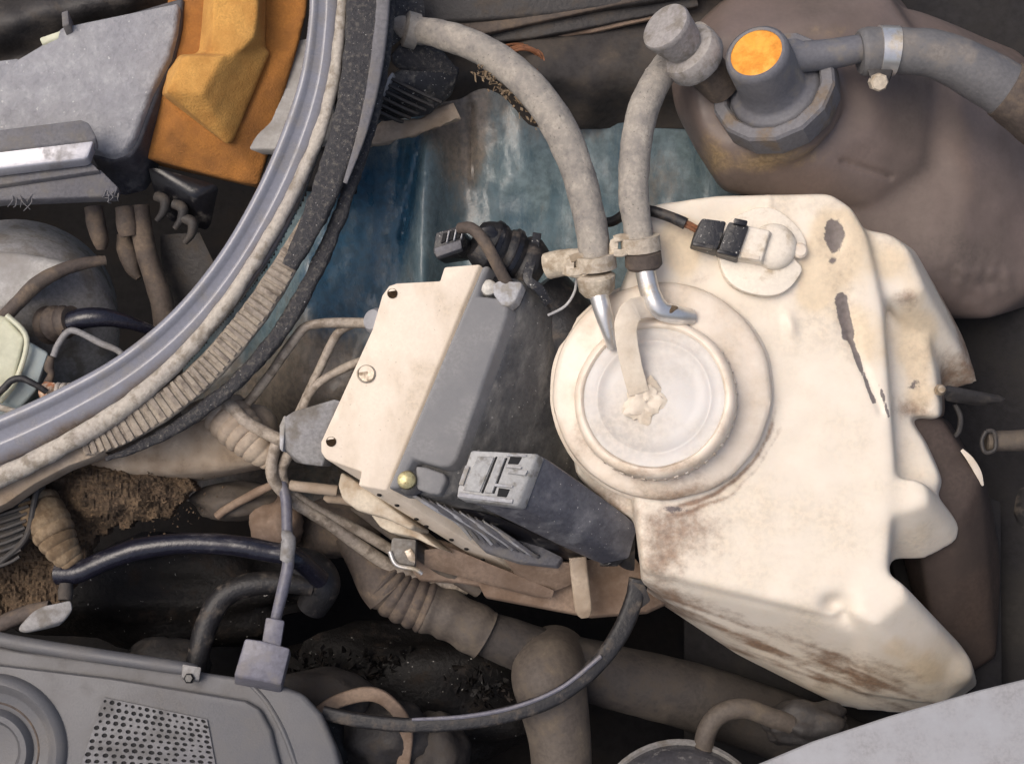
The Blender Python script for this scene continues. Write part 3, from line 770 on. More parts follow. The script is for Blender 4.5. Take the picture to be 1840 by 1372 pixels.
# grey wiring connector clipped onto the unit
wc = thing('wiring_connector', P(950, 900, 0), 'grey-lidded black wiring connector plugged across the brake unit', 'connector')
lid = [(846, 808), (966, 814), (962, 824), (932, 906), (925, 908), (820, 894), (822, 876)]
add('lid', prism(lid, 104, V(14, 10, -22), 4, 2), 'connector_grey', wc)
b = hull(P3([(852, 816), (968, 814), (934, 908), (826, 892)], 90) + [(1000, 836, 40), (1140, 934, -60), (1146, 952, -70), (1132, 1004, -96), (1080, 1015, -100), (1040, 990, -90), (850, 900, 30)], 6)
add('shell', b, 'shell_slate', wc)
for nm, ol, mm, hh in (('lid_panel', [(858, 819), (888, 821), (862, 884), (832, 880)], 'connector_grey', 107), ('lid_panel', [(896, 821), (908, 822), (884, 886), (870, 885)], 'connector_grey', 107),
                       ('lid_bar', [(914, 842), (948, 845), (944, 854), (911, 850)], 'connector_grey', 109), ('lid_rim', [(824, 884), (922, 897), (920, 904), (822, 892)], 'tab_grey', 108),
                       ('lid_lug', [(836, 836), (844, 838), (832, 872), (824, 870)], 'tab_grey', 109),
                       ('square_hole', [(917, 820), (938, 821), (931, 834), (912, 833)], 'cover_dark', 105.5), ('square_hole', [(896, 876), (916, 879), (910, 893), (893, 891)], 'cover_dark', 105.5),
                       ('hole_frame', [(910, 815), (946, 817), (945, 820), (909, 819)], 'tab_grey', 108), ('hole_frame', [(910, 835), (938, 838), (936, 842), (908, 839)], 'tab_grey', 108), ('hole_frame', [(890, 868), (922, 872), (920, 876), (888, 873)], 'tab_grey', 108),
                       ('lid_groove', [(890, 820), (894, 820), (868, 886), (864, 885)], 'cover_dark', 105.2), ('lid_groove', [(909, 822), (912, 822), (888, 887), (885, 886)], 'cover_dark', 105.2)):
    add(nm, prism(ol, hh, V(1, 1, -6), .8, 1), mm, wc)
add('shell_rib', hull([(1076, 1012, -98), (1096, 962, -72), (1128, 1000, -92), (1110, 1018, -110), (1078, 1018, -118)], 3), 'black_plastic', wc)
add('cable_boot', hull([(1100, 940, -60), (1144, 936, -74), (1142, 1030, -130), (1120, 1022, -124), (1090, 1000, -130)], 8), 'black_rubber', wc)

# black relay plug with boot on top of unit
rp = thing('relay_plug', P(860, 450, -60), 'black slotted plug with ribbed rubber boot above the brake unit', 'plug')
b = hull(P3([(783, 418), (824, 405), (834, 424), (828, 446), (782, 462), (778, 450)], 30) + P3([(790, 440), (850, 430), (858, 466), (800, 474), (790, 468)], -40), 3)
add('plug_head', b, 'black_plastic', rp)
for k in range(3):
    x = 796 + k * 13
    add('slot', prism([(x, 419 - k * 3.5), (x + 8, 417 - k * 3.5), (x + 4, 434 - k * 3.5), (x - 4, 437 - k * 3.5)], 33, V(1, 2, -8), .8, 1), 'cover_dark', rp)
    add('slot_wall', prism([(x + 9, 415 - k * 3.5), (x + 12, 414 - k * 3.5), (x + 8, 434 - k * 3.5), (x + 5, 436 - k * 3.5)], 37, V(1, 2, -10), .8, 1), 'tab_grey', rp)
add('plug_lip', prism([(780, 446), (828, 430), (830, 446), (784, 462)], 34, V(2, 4, -20), 2), 'channel_grey', rp)
ba = V(.86, .42, -.3)
bc = P(862, 434, 10)
bprof = [(0, -8), (34, -8), (40, 0)]
for k in range(3):
    t = 12 + k * 34
    bprof += [(46 + k * 2, t), (49 + k * 2, t + 6), (49 + k * 2, t + 20), (46 + k * 2, t + 26), (44 + k * 2, t + 30)]
bprof += [(44, 118), (30, 124), (0, 126)]
add('boot', lathe(bc, ba, bprof, 40, wob=2), 'black_rubber', rp, smooth=40)
for t, r in ((22, 51), (60, 54)):
    add('boot_band', lathe(bc, ba, [(r - 3, t - 5), (r, t - 4), (r, t + 4), (r - 3, t + 5)], 40), 'black_gloss', rp)
add('boot_latch', hull(P3([(850, 412), (884, 404), (896, 418), (890, 432), (862, 424)], 46) + P3([(856, 418), (890, 412), (884, 440)], 20), 3), 'black_gloss', rp)
add('boot_strap', sweep([(965, 420, 0, 8), (958, 460, 24, 8), (948, 500, 40, 9), (970, 520, 36, 9), (985, 545, 20, 8)], rrect(1, .4, .5), n=6), 'black_plastic', rp)
add('plug_wire', sweep([(826, 410, 34, 10), (846, 410, 52, 11), (866, 428, 66, 11), (884, 458, 66, 11), (906, 500, 50, 11), (920, 520, 30, 11)], n=8, segs=16), 'brown_rubber', label='tan wire looping from the black plug into the brake unit', cat='wire')
add('thin_wire', sweep([(1036, 500, 0, 2.5), (1032, 525, 4, 2.5), (1015, 550, 4, 2.5), (985, 566, -10, 2.5)], n=6, segs=8), 'tab_grey', label='thin bare wire hanging behind the black rubber boot', cat='wire')
add('dark_canister', sweep([(960, 520, -90, 60), (1010, 590, -100, 70), (1060, 680, -130, 70)], n=6, segs=26), 'black_rubber', label='black rounded canister hidden between brake unit and cream tank', cat='canister')

# plastic domes + grey clip at the block's left edge
for (x, y, lab) in ((676, 577, 'pale plastic plug on the upper left edge of the brake unit'), (592, 776, 'pale plastic plug on the lower left edge of the brake unit')):
    add('edge_plug', lathe(P(x, y, 8), V(-.5, -.2, .7), [(24, -20), (24, 4), (18, 14), (0, 18)], 28), 'panel_grey', label=lab, cat='plug')
gc = thing('pipe_bracket', P(555, 790, -30), 'grey moulded bracket gripping the brake pipes left of the unit', 'bracket')
b = hull(P3([(512, 748), (528, 738), (602, 716), (616, 722), (584, 764), (572, 772)], 34) + P3([(508, 760), (572, 774), (580, 838), (546, 834), (508, 806)], 20) + P3([(520, 760), (610, 740), (596, 838), (530, 830)], -60), 4)
add('bracket_body', b, 'fitting_grey', gc)
add('bracket_lip', prism([(502, 764), (510, 746), (514, 748), (508, 812), (502, 806)], 30, V(4, 4, -40), 2), 'tab_grey', gc)

# ------------------------------------------------------------ brake pipes
def pipe(pts, lab, m='brake_pipe', nm='brake_pipe', cat='pipe', n=7, segs=14, wob=.5, **k):
    return add(nm, sweep(pts, n=n, segs=segs, wob=wob, **k), m, label=lab, cat=cat)
pipe([(672, 580, -6, 9), (610, 580, -6, 9), (575, 581, -6, 9), (548, 588, -10, 9), (525, 615, -20, 9), (485, 672, -40, 9), (455, 712, -60, 9), (432, 734, -70, 9)], 'outermost brake pipe bending down to the ribbed rubber boot')
pipe([(640, 580, -14, 8), (612, 594, -16, 8), (596, 618, -20, 8), (572, 668, -26, 8), (548, 718, -30, 8), (530, 756, -30, 8)], 'middle brake pipe branching off below the outermost pipe')
pipe([(664, 644, -10, 8), (630, 656, -12, 8), (584, 680, -14, 8), (562, 700, -16, 8), (548, 724, -18, 8), (536, 760, -20, 8)], 'innermost short brake pipe entering the grey bracket')
pipe([(330, 742, -40, 10), (362, 728, -34, 11), (396, 722, -30, 12), (420, 734, -26, 12), (446, 760, -24, 12), (500, 788, -24, 12), (530, 796, -30, 12)], 'thick brake pipe from under the ribbed seal to the bracket')
pipe([(498, 790, -30, 11), (488, 830, -36, 11), (494, 866, -50, 11), (530, 902, -80, 11), (590, 940, -120, 11), (660, 990, -170, 12), (730, 1030, -210, 12), (840, 1056, -250, 12)], 'long brake pipe running under the unit towards the corrugated duct')
pipe([(520, 812, -44, 10), (506, 846, -54, 10), (518, 878, -74, 10), (570, 916, -110, 10), (650, 956, -160, 10), (740, 1010, -210, 10)], 'second brake pipe curling beside the long one below the bracket')
pipe([(606, 882, -60, 10), (560, 876, -60, 10), (522, 872, -64, 10)], 'straight pale pipe stub below the grey bracket', m='beige_metal')
pipe([(700, 925, -90, 11), (640, 900, -86, 11), (596, 894, -84, 10), (588, 898, -86, 8)], 'pale pipe stub under the stepped casting', m='beige_metal')
pipe([(500, 866, -110, 8), (450, 890, -140, 8), (404, 916, -160, 8), (390, 928, -164, 8)], 'thin rod pointing down left below the rubber boot', m='brown_plate')
pipe([(640, 905, -120, 14), (700, 950, -160, 14), (780, 1010, -200, 14), (860, 1060, -240, 14)], 'dark pipe tucked deepest under the brake unit casting', m='dark_pipe')

# ------------------------------------------------------------ bracket plates under the unit
sp = thing('support_tray', P(900, 1040, -330), 'brown dusty sheet metal tray below the brake unit', 'tray')
add('tray_plate', prism([(690, 930), (760, 960), (940, 1010), (1140, 1000), (1200, 1080), (1160, 1098), (1060, 1106), (870, 1070), (860, 1050), (800, 1042), (752, 1040), (720, 1000)], lambda x, y: -190 - (x - 700) * .12, V(4, 8, -14), 3), 'brown_plate', sp)
b = hull([(760, 985, -150), (810, 980, -140), (1000, 1060, -190), (992, 1076, -200), (960, 1074, -210), (830, 1030, -190), (760, 1020, -180)], 5)
add('tray_flange', b, 'brown_plate', sp)
b = hull([(900, 1000, -130), (1040, 1010, -170), (1030, 1050, -200), (985, 1050, -195), (985, 1068, -205), (930, 1040, -190)], 4)
add('tray_flange', b, 'brown_plate', sp)
add('tray_tongue', sweep([(1038, 1000, -160, 16), (1042, 1040, -165, 16), (1048, 1088, -172, 16), (1050, 1102, -175, 13), (1051, 1109, -176, 7)], rrect(1, .35, .9), n=5), 'beige_metal', sp)
sk = thing('steel_clip', P(730, 1000, -170), 'shiny grey steel clip hanging below the brake unit casting', 'clip')
add('clip_body', hull(P3([(704, 965), (748, 968), (746, 1016), (716, 1012), (700, 996)], -128) + P3([(708, 968), (750, 972), (748, 1022), (716, 1018)], -160), 4), 'fitting_grey', sk)
add('clip_edge', sweep([(700, 990, -126, 4), (712, 1014, -126, 4), (745, 1022, -128, 4), (758, 1030, -132, 4)], n=5, segs=10), 'bright_steel', sk)
add('clip_fold', prism([(726, 990), (738, 984), (746, 996), (746, 1012), (734, 1006)], -124, V(0, 2, -6), 1.5), 'steel', sk)

# ================================================================== COWL EDGE
def lane(nm, pts, m, prof, parent, n=12, wob=0, paint=None, wscale=80): return add(nm, sweep(pts, prof, n=n, wob=wob, wscale=wscale), m, parent, paint=paint, smooth=50)
cw = thing('cowl_edge', P(430, 480, -60), 'bluish grey curved body rail sweeping from the cowl', 'body rail')
base = [(582, -160), (580, -40), (578, 40), (563, 150), (528, 260), (478, 370), (412, 480), (330, 580), (230, 664), (120, 728), (20, 776), (-80, 815), (-220, 860)]
wd = [20, 20, 20, 22, 24, 24, 24, 25, 26, 28, 30, 30, 30]
half = [(1.08, -2.2), (1.08, -.1), (1.04, .16), (.92, .38), (.72, .46), (.5, .4), (.34, .2), (.22, .12), (-.2, .02), (-.3, .10), (-.45, .10), (-1.25, -.35), (-1.4, -.6), (-1.4, -2.2)]
def rdirt(x, y, h):
    return max(0, min(1, .18 + .55 * sm(44, 30, h) * sm(250, 500, y) + .2 * gz(x * .01, y * .01, 2)))
lane('rail', [(x, y, 40, w * 1.12) for (x, y), w in zip(base, wd)], 'rail_paint', half, cw, paint={'dirt': rdirt})
lane('rail_step', [(x + 26 + (6 if y > 300 else 0), y + (10 if y > 250 else 0) + (14 if y > 600 else 0), 12, 20) for (x, y), w in zip(base, wd)], 'rail_paint', rrect(1, .5, .4), cw, paint={'dirt': lambda x, y, h: .7 if y > 300 else .35})
bead = [(622, -160), (616, -40), (612, 40), (600, 140), (574, 240), (528, 345), (470, 450), (405, 548), (318, 650), (215, 738), (100, 808), (0, 858), (-100, 900), (-220, 940)]
lane('bead_strip', [(x, y, 42, w) for (x, y), w in zip(bead, [10, 10, 10, 11, 11, 12, 12, 13, 15, 17, 18, 18, 18, 18])], 'seal_pale', None, cw, wob=1.2, wscale=120)
ws = thing('weather_seal', P(480, 620, -60), 'black grainy rubber weather seal with a dusty ribbed lip along the rail', 'seal')
blk_ = [(668, -160), (662, -40), (657, 40), (646, 130), (624, 230), (592, 325), (556, 410), (520, 480)]
lane('seal_strip', [(x, y, 46, w) for (x, y), w in zip(blk_, [36, 36, 35, 32, 28, 25, 20, 14])], 'seal_black', rrect(1, .55, .7, 4), ws, wob=1.5, wscale=160)
lane('seal_band', [(x + 28, y + 4, 60, w) for (x, y), w in zip(blk_[:6], [13, 13, 13, 12, 9, 4])], 'channel_grey', rrect(1, .5, .8, 4), ws)
rib = [(598, 300), (566, 384), (522, 462), (478, 534), (424, 606), (360, 676), (280, 738), (200, 786), (150, 806)]
rw = [10, 18, 22, 24, 25, 26, 26, 22, 14]
ribpts = [(x, y, 30, w) for (x, y), w in zip(rib, rw)]
lane('ribbed_lip', ribpts, 'seal_dusty', rrect(1, .35, .8, 4), ws, wob=.8)
S = spline(ribpts, 40)
acc, last = 0, None
for i in range(6, len(S) - 6):
    p = S[i]
    if last: acc += math.hypot(p[0] - last[0], p[1] - last[1])
    last = p
    if acc >= 12.5:
        acc = random.uniform(-3, 2)
        T = (P(*S[i + 1][:3]) - P(*S[i - 1][:3])).normalized()
        Nn = (-FW - T * T.dot(-FW)).normalized(); B = T.cross(Nn)
        T2 = (T + B * random.uniform(-.18, .18)).normalized()
        w = p[3] * random.uniform(.78, .96)
        add('seal_rib', box(P(*p[:3]) + Nn * .36 * p[3] * PX, B * w * PX, T2 * random.uniform(3.6, 5.2) * PX, Nn * 3.4 * PX, 1.6), 'seal_dusty', ws)
outer = [(700, -160), (698, -40), (694, 40), (682, 140), (660, 240), (632, 330), (604, 405), (572, 476), (532, 552), (484, 622), (420, 690), (340, 752), (255, 800), (190, 824)]
lane('outer_lip', [(x, y, 14, w) for (x, y), w in zip(outer, [14, 14, 14, 13, 12, 12, 13, 14, 14, 14, 13, 12, 9, 5])], 'seal_black', rrect(1, .8, .7, 3), ws, wob=1.5, wscale=150)
# rust nicks on the rail's end plate
b = prism([(-120, 905), (0, 852), (90, 815), (160, 800), (190, 812), (120, 838), (60, 870), (10, 905), (-120, 960)], 20, V(0, 10, -40), 4)
ep = add('rail_end_plate', b, 'beige_metal', cw)
for x, y, r in ((80, 818, 6), (50, 836, 4), (22, 846, 4)):
    add('rust_hole', lathe(P(x, y, 21), V(0, 0, 1), [(r, -3), (r, 1), (0, 1)], 7), 'cover_dark', cw)

# ================================================================== TOP LEFT
fb = thing('filter_housing', P(150, 170, -150), 'dusty grey box lid with rounded corner beside orange foam', 'housing')
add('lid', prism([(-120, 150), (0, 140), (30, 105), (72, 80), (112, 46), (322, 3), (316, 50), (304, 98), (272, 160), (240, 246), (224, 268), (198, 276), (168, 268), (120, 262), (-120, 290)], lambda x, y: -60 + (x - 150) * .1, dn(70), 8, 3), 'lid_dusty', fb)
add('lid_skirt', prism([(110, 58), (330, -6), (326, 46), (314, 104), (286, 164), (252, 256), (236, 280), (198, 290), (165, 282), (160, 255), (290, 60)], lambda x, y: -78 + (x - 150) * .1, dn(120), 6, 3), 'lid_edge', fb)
add('corner_post', prism([(110, 22), (122, 18), (124, 44), (112, 48)], -40, dn(60), 2), 'channel_grey', fb)
add('pale_peg', prism([(70, 68), (110, 54), (106, 70), (76, 80)], -64, dn(30), 3), 'milky_plastic', fb)
add('side_lid', prism([(-120, 120), (0, 108), (34, 104), (0, 190), (-120, 230)], -76, dn(40), 4), 'lid_dusty', fb)
ch = thing('channel_rail', P(60, 290, -60), 'grey stepped channel rail below the dusty lid', 'rail')
add('channel_top', prism([(-140, 240), (0, 232), (146, 214), (160, 220), (174, 246), (168, 252), (0, 272), (-140, 288)], 6, V(0, 18, -18), 4, 2), 'channel_grey', ch)
add('channel_face', prism([(-140, 282), (0, 268), (170, 248), (158, 282), (150, 286), (0, 304), (-140, 318)], lambda x, y: 4, V(0, 10, -20), 3, 2), 'channel_silver', ch)
add('channel_web', prism([(-140, 318), (0, 302), (158, 286), (178, 306), (0, 332), (-140, 350)], -22, V(0, 8, -20), 2), 'channel_grey', ch)
add('channel_foot', prism([(-140, 350), (0, 330), (180, 304), (212, 336), (206, 352), (0, 360), (-140, 384)], -34, V(0, 8, -24), 3), 'channel_grey', ch)
b = bmesh.new()
for k in range(12):
    x = random.choice((random.uniform(0, 60), random.uniform(190, 215)))
    y = 356 - x * .05 + random.uniform(-6, 4)
    b = sweep([(x, y, -34, 1.2), (x + random.gauss(0, 5), y + random.uniform(6, 14), -30, 1), (x + random.gauss(0, 8), y + random.uniform(10, 22), -36, .7)], n=3, segs=6, bm=b)
add('frayed_threads', b, 'channel_grey', kind='stuff', label='frayed pale threads hanging below the channel rail', cat='threads')
# foam
fo = thing('foam_block', P(400, 180, -120), 'orange foam insulation block wedged beside the dusty lid', 'foam')
def foam(b, amp, it=4):
    me = remesh(b, .0016, it)
    for v in me.vertices:
        x, y, h = unP(v.co)
        v.co -= FW * (amp * gz(x * .03, y * .03, h * .03) + .8 * gz(x * .2, y * .2, 3)) * PX
    return me
b = hull(P3([(324, -120), (556, -120), (552, 20), (536, 76), (486, 98), (420, 246), (318, 216), (300, 130), (322, 40)], -70) + P3([(300, 120), (420, 250), (466, 332), (440, 330), (262, 284), (256, 262)], -120) + P3([(330, -100), (560, -100), (470, 340), (250, 290)], -220), 0)
finish('foam_base', foam(b, 4), 'foam_dark', fo, smooth=60)
b = hull(P3([(392, -120), (462, -120), (464, 20), (456, 66), (436, 90), (396, 96), (380, 84), (394, 20)], 6) + P3([(376, -120), (478, -100), (476, 84), (440, 108), (356, 112)], -60) + P3([(380, -120), (480, -100), (480, 90), (360, 110)], -130), 0)
b = hull(P3([(330, 100), (398, 100), (364, 168), (298, 164)], 26) + P3([(322, 98), (404, 98), (486, 92), (418, 254), (408, 260), (290, 170), (300, 130)], -56) + P3([(300, 120), (490, 90), (420, 256), (300, 180)], -150), 0, bm=b)
finish('foam_chunk', foam(b, 3), 'foam_orange', fo, smooth=60)
add('divider_plate', prism([(486, 96), (534, 72), (600, 60), (600, 250), (500, 268), (412, 268)], lambda x, y: -90, dn(20), 3), 'plate_grey', label='light grey sheet behind the orange foam and the rail', cat='sheet')
add('dark_divider', prism([(412, 272), (640, 262), (640, 340), (470, 330)], -120, dn(20), 3), 'bay_grey', label='dark sheet strip below the light grey sheet', cat='sheet')
# fabric bulge behind lid
b = grid(-200, 340, -200, 120, lambda x, y: -120 + 40 * math.sin((y + x * .25) * .04) + 10 * gz(x * .02, y * .02, 4), 60, 40, thick=10)
add('insulation_mat', b, 'dark_metal', label='dark grey padded insulation mat behind the dusty lid', cat='mat')

# hollow under the lid: hanging hoses and bulb shapes
hang = [([(168, 372, -160, 16), (172, 400, -160, 17), (180, 432, -165, 15), (182, 448, -168, 8)], 'small brown bulb-ended hose hanging nearest the channel rail'),
        ([(224, 372, -150, 17), (228, 404, -150, 18), (232, 424, -152, 15)], 'short brown hose stub hanging beside the bulb-ended hose'),
        ([(250, 370, -165, 18), (256, 420, -165, 19), (268, 470, -170, 20), (290, 540, -180, 21), (300, 600, -190, 22)], 'long brown hose hanging down into the dark hollow'),
        ([(222, 420, -190, 12), (228, 450, -190, 18), (240, 485, -190, 14), (250, 500, -190, 6)], 'tapered brown rubber nozzle beside the long hanging hose')]
for pts, lab in hang:
    add('hanging_hose', sweep(pts, n=6, segs=18, wob=1), 'brown_rubber', label=lab, cat='hose')
for k, (x, y) in enumerate(((280, 352), (312, 366), (330, 392))):
    add('loose_clip', sweep([(x, y, -130, 9), (x + 16, y + 8, -126, 10), (x + 14, y + 28, -130, 8), (x + 2, y + 44, -136, 5)], n=5, segs=12), 'dark_metal', label=('dark curled clip nearest the channel rail end', 'dark curled clip between its two neighbours under the film', 'dark curled clip lowest of the three under the film')[k], cat='clip', group='curled clips in the hollow')
b = hull([(260, 290, -120), (400, 330, -130), (380, 420, -180), (300, 400, -180), (270, 340, -150), (350, 350, -110)], 10)
add('crumpled_film', b, 'black_gloss', label='black crumpled plastic film under the orange foam', cat='film')
add('inner_boss', hull([(285, 420, -210), (360, 415, -210), (400, 500, -230), (350, 590, -250), (300, 580, -250), (290, 470, -230)], 20, 4), 'dark_metal', label='dark rounded casting at the bottom of the hollow', cat='casting')

# left: round housing, boot, pipes, pale reservoir
bo = thing('servo_drum', P(100, 560, -200), 'grey round drum with turned edge at the left hollow', 'drum')
da = V(.25, .35, .8)
add('drum_body', lathe(P(30, 610, -150), da, [(190, -160), (190, -20), (180, 0), (150, 20), (90, 34), (0, 40)], 64), 'fitting_grey', bo, smooth=50)
add('drum_flange', sweep([(-60, 640, -50, 14), (10, 566, -40, 13), (70, 508, -44, 13), (130, 478, -60, 12), (190, 468, -84, 9)], n=8, segs=16, wob=1), 'brown_rubber', bo)
add('drum_cover', hull(P3([(-60, 455), (30, 452), (90, 466), (130, 480), (60, 520), (0, 560), (-60, 600)], -62) + P3([(-60, 450), (140, 470), (100, 500), (0, 570), (-60, 600)], -120), 12, 3), 'plate_grey', bo)
def boot(pts, rings, amp, m, lab, nm='rubber_boot', segs=28, parent=None, **k):
    kw = {} if parent is not None else dict(label=lab, cat='boot')
    return add(nm, sweep(pts, n=30, segs=segs, rfn=lambda t: 1 + amp * (abs(math.sin(t * math.pi * rings)) ** .4 if amp < .21 else 1 - abs(math.sin(t * math.pi * rings)) ** .6), **k), m, parent, smooth=30, **kw)
boot([(88, 584, -90, 28), (108, 580, -70, 26), (130, 576, -56, 22)], 3, .25, 'brown_rubber', 'brown ringed boot on the grey drum')
pipe([(112, 586, -64, 20), (150, 572, -50, 19), (200, 572, -54, 16), (262, 590, -80, 10), (300, 610, -110, 8)], 'tapered black hose with pale stripe leaving the ringed boot', m='rubber_shiny', nm='vacuum_hose', cat='hose')
pipe([(96, 640, -30, 6), (104, 620, -30, 6), (122, 596, -30, 6), (140, 596, -30, 6), (180, 616, -34, 6), (212, 630, -40, 6), (222, 645, -44, 6), (222, 664, -50, 6)], 'thin bent steel rod in front of the grey drum', m='fitting_grey', nm='bent_rod', cat='rod')
add('rod_spring', sweep([(92, 640, -30, 6), (88, 660, -32, 9), (92, 672, -32, 6), (86, 690, -34, 9), (90, 700, -34, 6)], n=6, segs=12), 'brown_rubber', label='small brown bushings on the foot of the bent rod', cat='bushing')
pr = thing('fluid_bottle', P(20, 680, -80), 'pale greenish translucent bottle at the left below the drum', 'bottle')
b = hull(P3([(-140, 560), (10, 566), (46, 606), (28, 680), (-10, 720), (-140, 700)], -10) + P3([(-140, 560), (50, 600), (30, 740), (-140, 760)], -150), 8, 3)
add('bottle_body', b, 'milky_plastic', pr)
b = hull(P3([(50, 612), (88, 634), (66, 700), (30, 740), (-120, 780), (-120, 730), (20, 690)], -26) + P3([(50, 612), (90, 640), (60, 740), (-120, 800)], -140), 6, 3)
add('bottle_shoulder', b, 'milky_blue', pr)
add('bottle_seam', sweep([(12, 566, -6, 5), (48, 608, -8, 5), (30, 680, -12, 5), (0, 722, -12, 5)], n=6, segs=10), 'milky_plastic', pr)
pipe([(-20, 716, 10, 6), (4, 700, 12, 6), (20, 684, 14, 6), (40, 680, 14, 6), (62, 690, 12, 6), (84, 704, 4, 6)], 'thin black tube looping over the pale bottle', m='black_rubber', nm='thin_tube', cat='tube')
pipe([(-40, 726, 0, 6), (0, 732, 2, 6), (30, 740, 2, 6), (60, 742, -4, 6)], 'thin grey tube lying along the foot of the pale bottle', m='seal_pale', nm='thin_tube', cat='tube')
un = thing('union_nut', P(100, 706, -40), 'rusty orange threaded union below the bent rod', 'fitting')
add('nut', lathe(P(92, 704, -20), V(.8, .1, .45), [(14, -16), (18, -14), (18, 10), (14, 12), (0, 12)], 8), 'orange_nut', un, smooth=20)
boot([(100, 704, -16, 15), (125, 706, -18, 16), (150, 704, -24, 14)], 5, .18, 'seal_pale', '', nm='thread', parent=un)

# ================================================================== TOP CENTRE
bm_ = thing('wiper_linkage', P(950, 20, -120), 'dark dusty steel beams crossing behind the arching hose', 'linkage')
for pts, m in (([(700, 22, -150, 26), (900, 12, -140, 28), (1100, -10, -140, 28), (1300, -40, -150, 28)], 'dark_metal'),
               ([(700, 62, -160, 12), (860, 50, -140, 13), (1000, 22, -130, 13), (1200, -20, -130, 13)], 'brown_rubber'),
               ([(860, 66, -170, 16), (960, 56, -150, 14), (1080, 34, -150, 13), (1250, 0, -160, 14)], 'dark_metal'),
               ([(960, 66, -170, 8), (1060, 50, -160, 10), (1180, 24, -160, 10)], 'brown_plate')):
    add('beam', sweep(pts, rrect(1, .7, .4), n=8, wob=.8), m, bm_)
for k in range(6):
    r = 46 - k * 4
    pts = []
    for q in range(13):
        an = 2 * math.pi * q / 12
        pts.append((930 + k * 2 + r * 1.15 * math.cos(an), 108 + k + r * .62 * math.sin(an) * (1 + .1 * k), -150 + 10 * math.sin(an * 2 + k) + k * 5, 2.6))
    if k == 0: coil = thing('wire_coil', P(930, 108, -170), 'coil of rusty brown wire tucked behind the arching hose', 'wire')
    add('wire_loop', sweep(pts, n=5, segs=8), 'copper_wire', coil)
pb = thing('ribbed_bracket', P(730, 170, -120), 'black ribbed plastic bracket under the arching hose start', 'bracket')
b = hull([(706, 132, -70), (760, 96, -90), (830, 120, -110), (812, 170, -130), (770, 208, -130), (680, 222, -110), (658, 190, -90), (690, 160, -70), (700, 140, -150), (800, 180, -190)], 5)
add('bracket_body', b, 'black_plastic', pb)
for k in range(6):
    x0, y0 = 694 + k * 6 - (k % 2) * 6, 146 + k * 11
    x0, y0 = 700 - k * 8, 140 + k * 10
    add('rib', sweep([(x0, y0, -62 - k * 4, 3), (x0 + 44, y0 + 22, -74 - k * 4, 3), (x0 + 92 - k * 6, y0 + 44 - k * 3, -92 - k * 4, 3)], rrect(.9, 1.6, .4), n=4), 'dark_metal', pb)
add('side_wall', prism([(704, 130), (708, 132), (668, 196), (658, 200), (660, 190)], -54, V(4, 4, -40), 1), 'tab_grey', pb)
add('rubber_block', hull([(690, 110, -50), (730, 60, -60), (800, 90, -90), (840, 140, -120), (790, 150, -120), (720, 130, -80), (740, 110, -150)], 12, 3), 'seal_black', label='black weathered rubber block where the arching hose starts', cat='block')
add('corner_block', hull([(706, -20, -40), (760, -20, -60), (765, 30, -60), (735, 60, -60), (700, 90, -50), (690, 60, -50), (720, 10, -130)], 6), 'seal_black', label='black rubber corner between the rail and the dark beams', cat='block')
add('hose_grommet', lathe(P(738, 54, -56), V(-1, -.2, .3), [(24, -14), (33, -12), (33, 10), (24, 14)], 30, wob=2), 'dust_hose', label='dusty rubber grommet at the start of the arching hose', cat='grommet')
add('fender_edge', sweep([(650, 250, -150, 16), (700, 236, -150, 18), (760, 226, -160, 16), (820, 200, -170, 14)], rrect(1, .5, .6), n=8, wob=5, wscale=90), 'beige_metal', label='flaking beige sealant line below the ribbed bracket', cat='sealant')

# ================================================================== LOWER LEFT
add('chassis_arm', (lambda: hull(P3([(150, 830), (300, 800), (400, 735), (470, 715), (505, 770), (478, 830), (400, 846), (300, 852), (220, 852)], -96) + P3([(160, 840), (300, 800), (500, 740), (500, 840), (330, 872), (220, 870)], -200), 24, 4))(), 'beige_metal',
    label='beige dusty chassis member below the ribbed seal', cat='chassis')
boot([(400, 738, -70, 38), (430, 770, -56, 36), (462, 802, -50, 29), (490, 826, -60, 20)], 8, .14, 'beige_metal', 'tan bellows boot left of the grey pipe bracket')
# mud caked on the arch
def mh(x, y): return -150 + 60 * blob(x, y, 190, 880, 110, 60) + 16 * gz(x * .03, y * .03, 1) + 10 * abs(gz(x * .09, y * .09, 2)) + 6 * gz(x * .2, y * .2, 5)
mudpoly = inpoly([(60, 860), (100, 820), (200, 812), (330, 830), (350, 880), (300, 930), (240, 935), (180, 960), (150, 1010), (100, 1100), (-60, 1140), (-60, 960), (20, 940)])
b = grid(-80, 380, 800, 1150, mh, 150, 120, lambda x, y: mudpoly(x + 12 * gz(x * .05, y * .05, 9), y + 12 * gz(x * .05, y * .05, 19)), thick=40)
add('caked_mud', b, 'mud', kind='stuff', label='crumbly brown mud caked on the chassis', cat='mud')
b = bmesh.new()
for k in range(260):
    x, y = random.gauss(270, 55), random.gauss(885, 32)
    s = random.uniform(.7, 2.0)
    b = hull([(x + random.gauss(0, s), y + random.gauss(0, s), mh(x, y) + 8 + random.gauss(0, s)) for q in range(6)], 0, bm=b)
add('mud_crumbs', b, 'mud', kind='stuff', label='loose mud crumbs on the caked mud', cat='mud')
boot([(64, 905, -90, 38), (90, 945, -70, 36), (112, 985, -62, 28), (134, 1014, -64, 19)], 8, .13, 'dirty_tan', 'muddy bellows boot at the start of the shiny black hose')
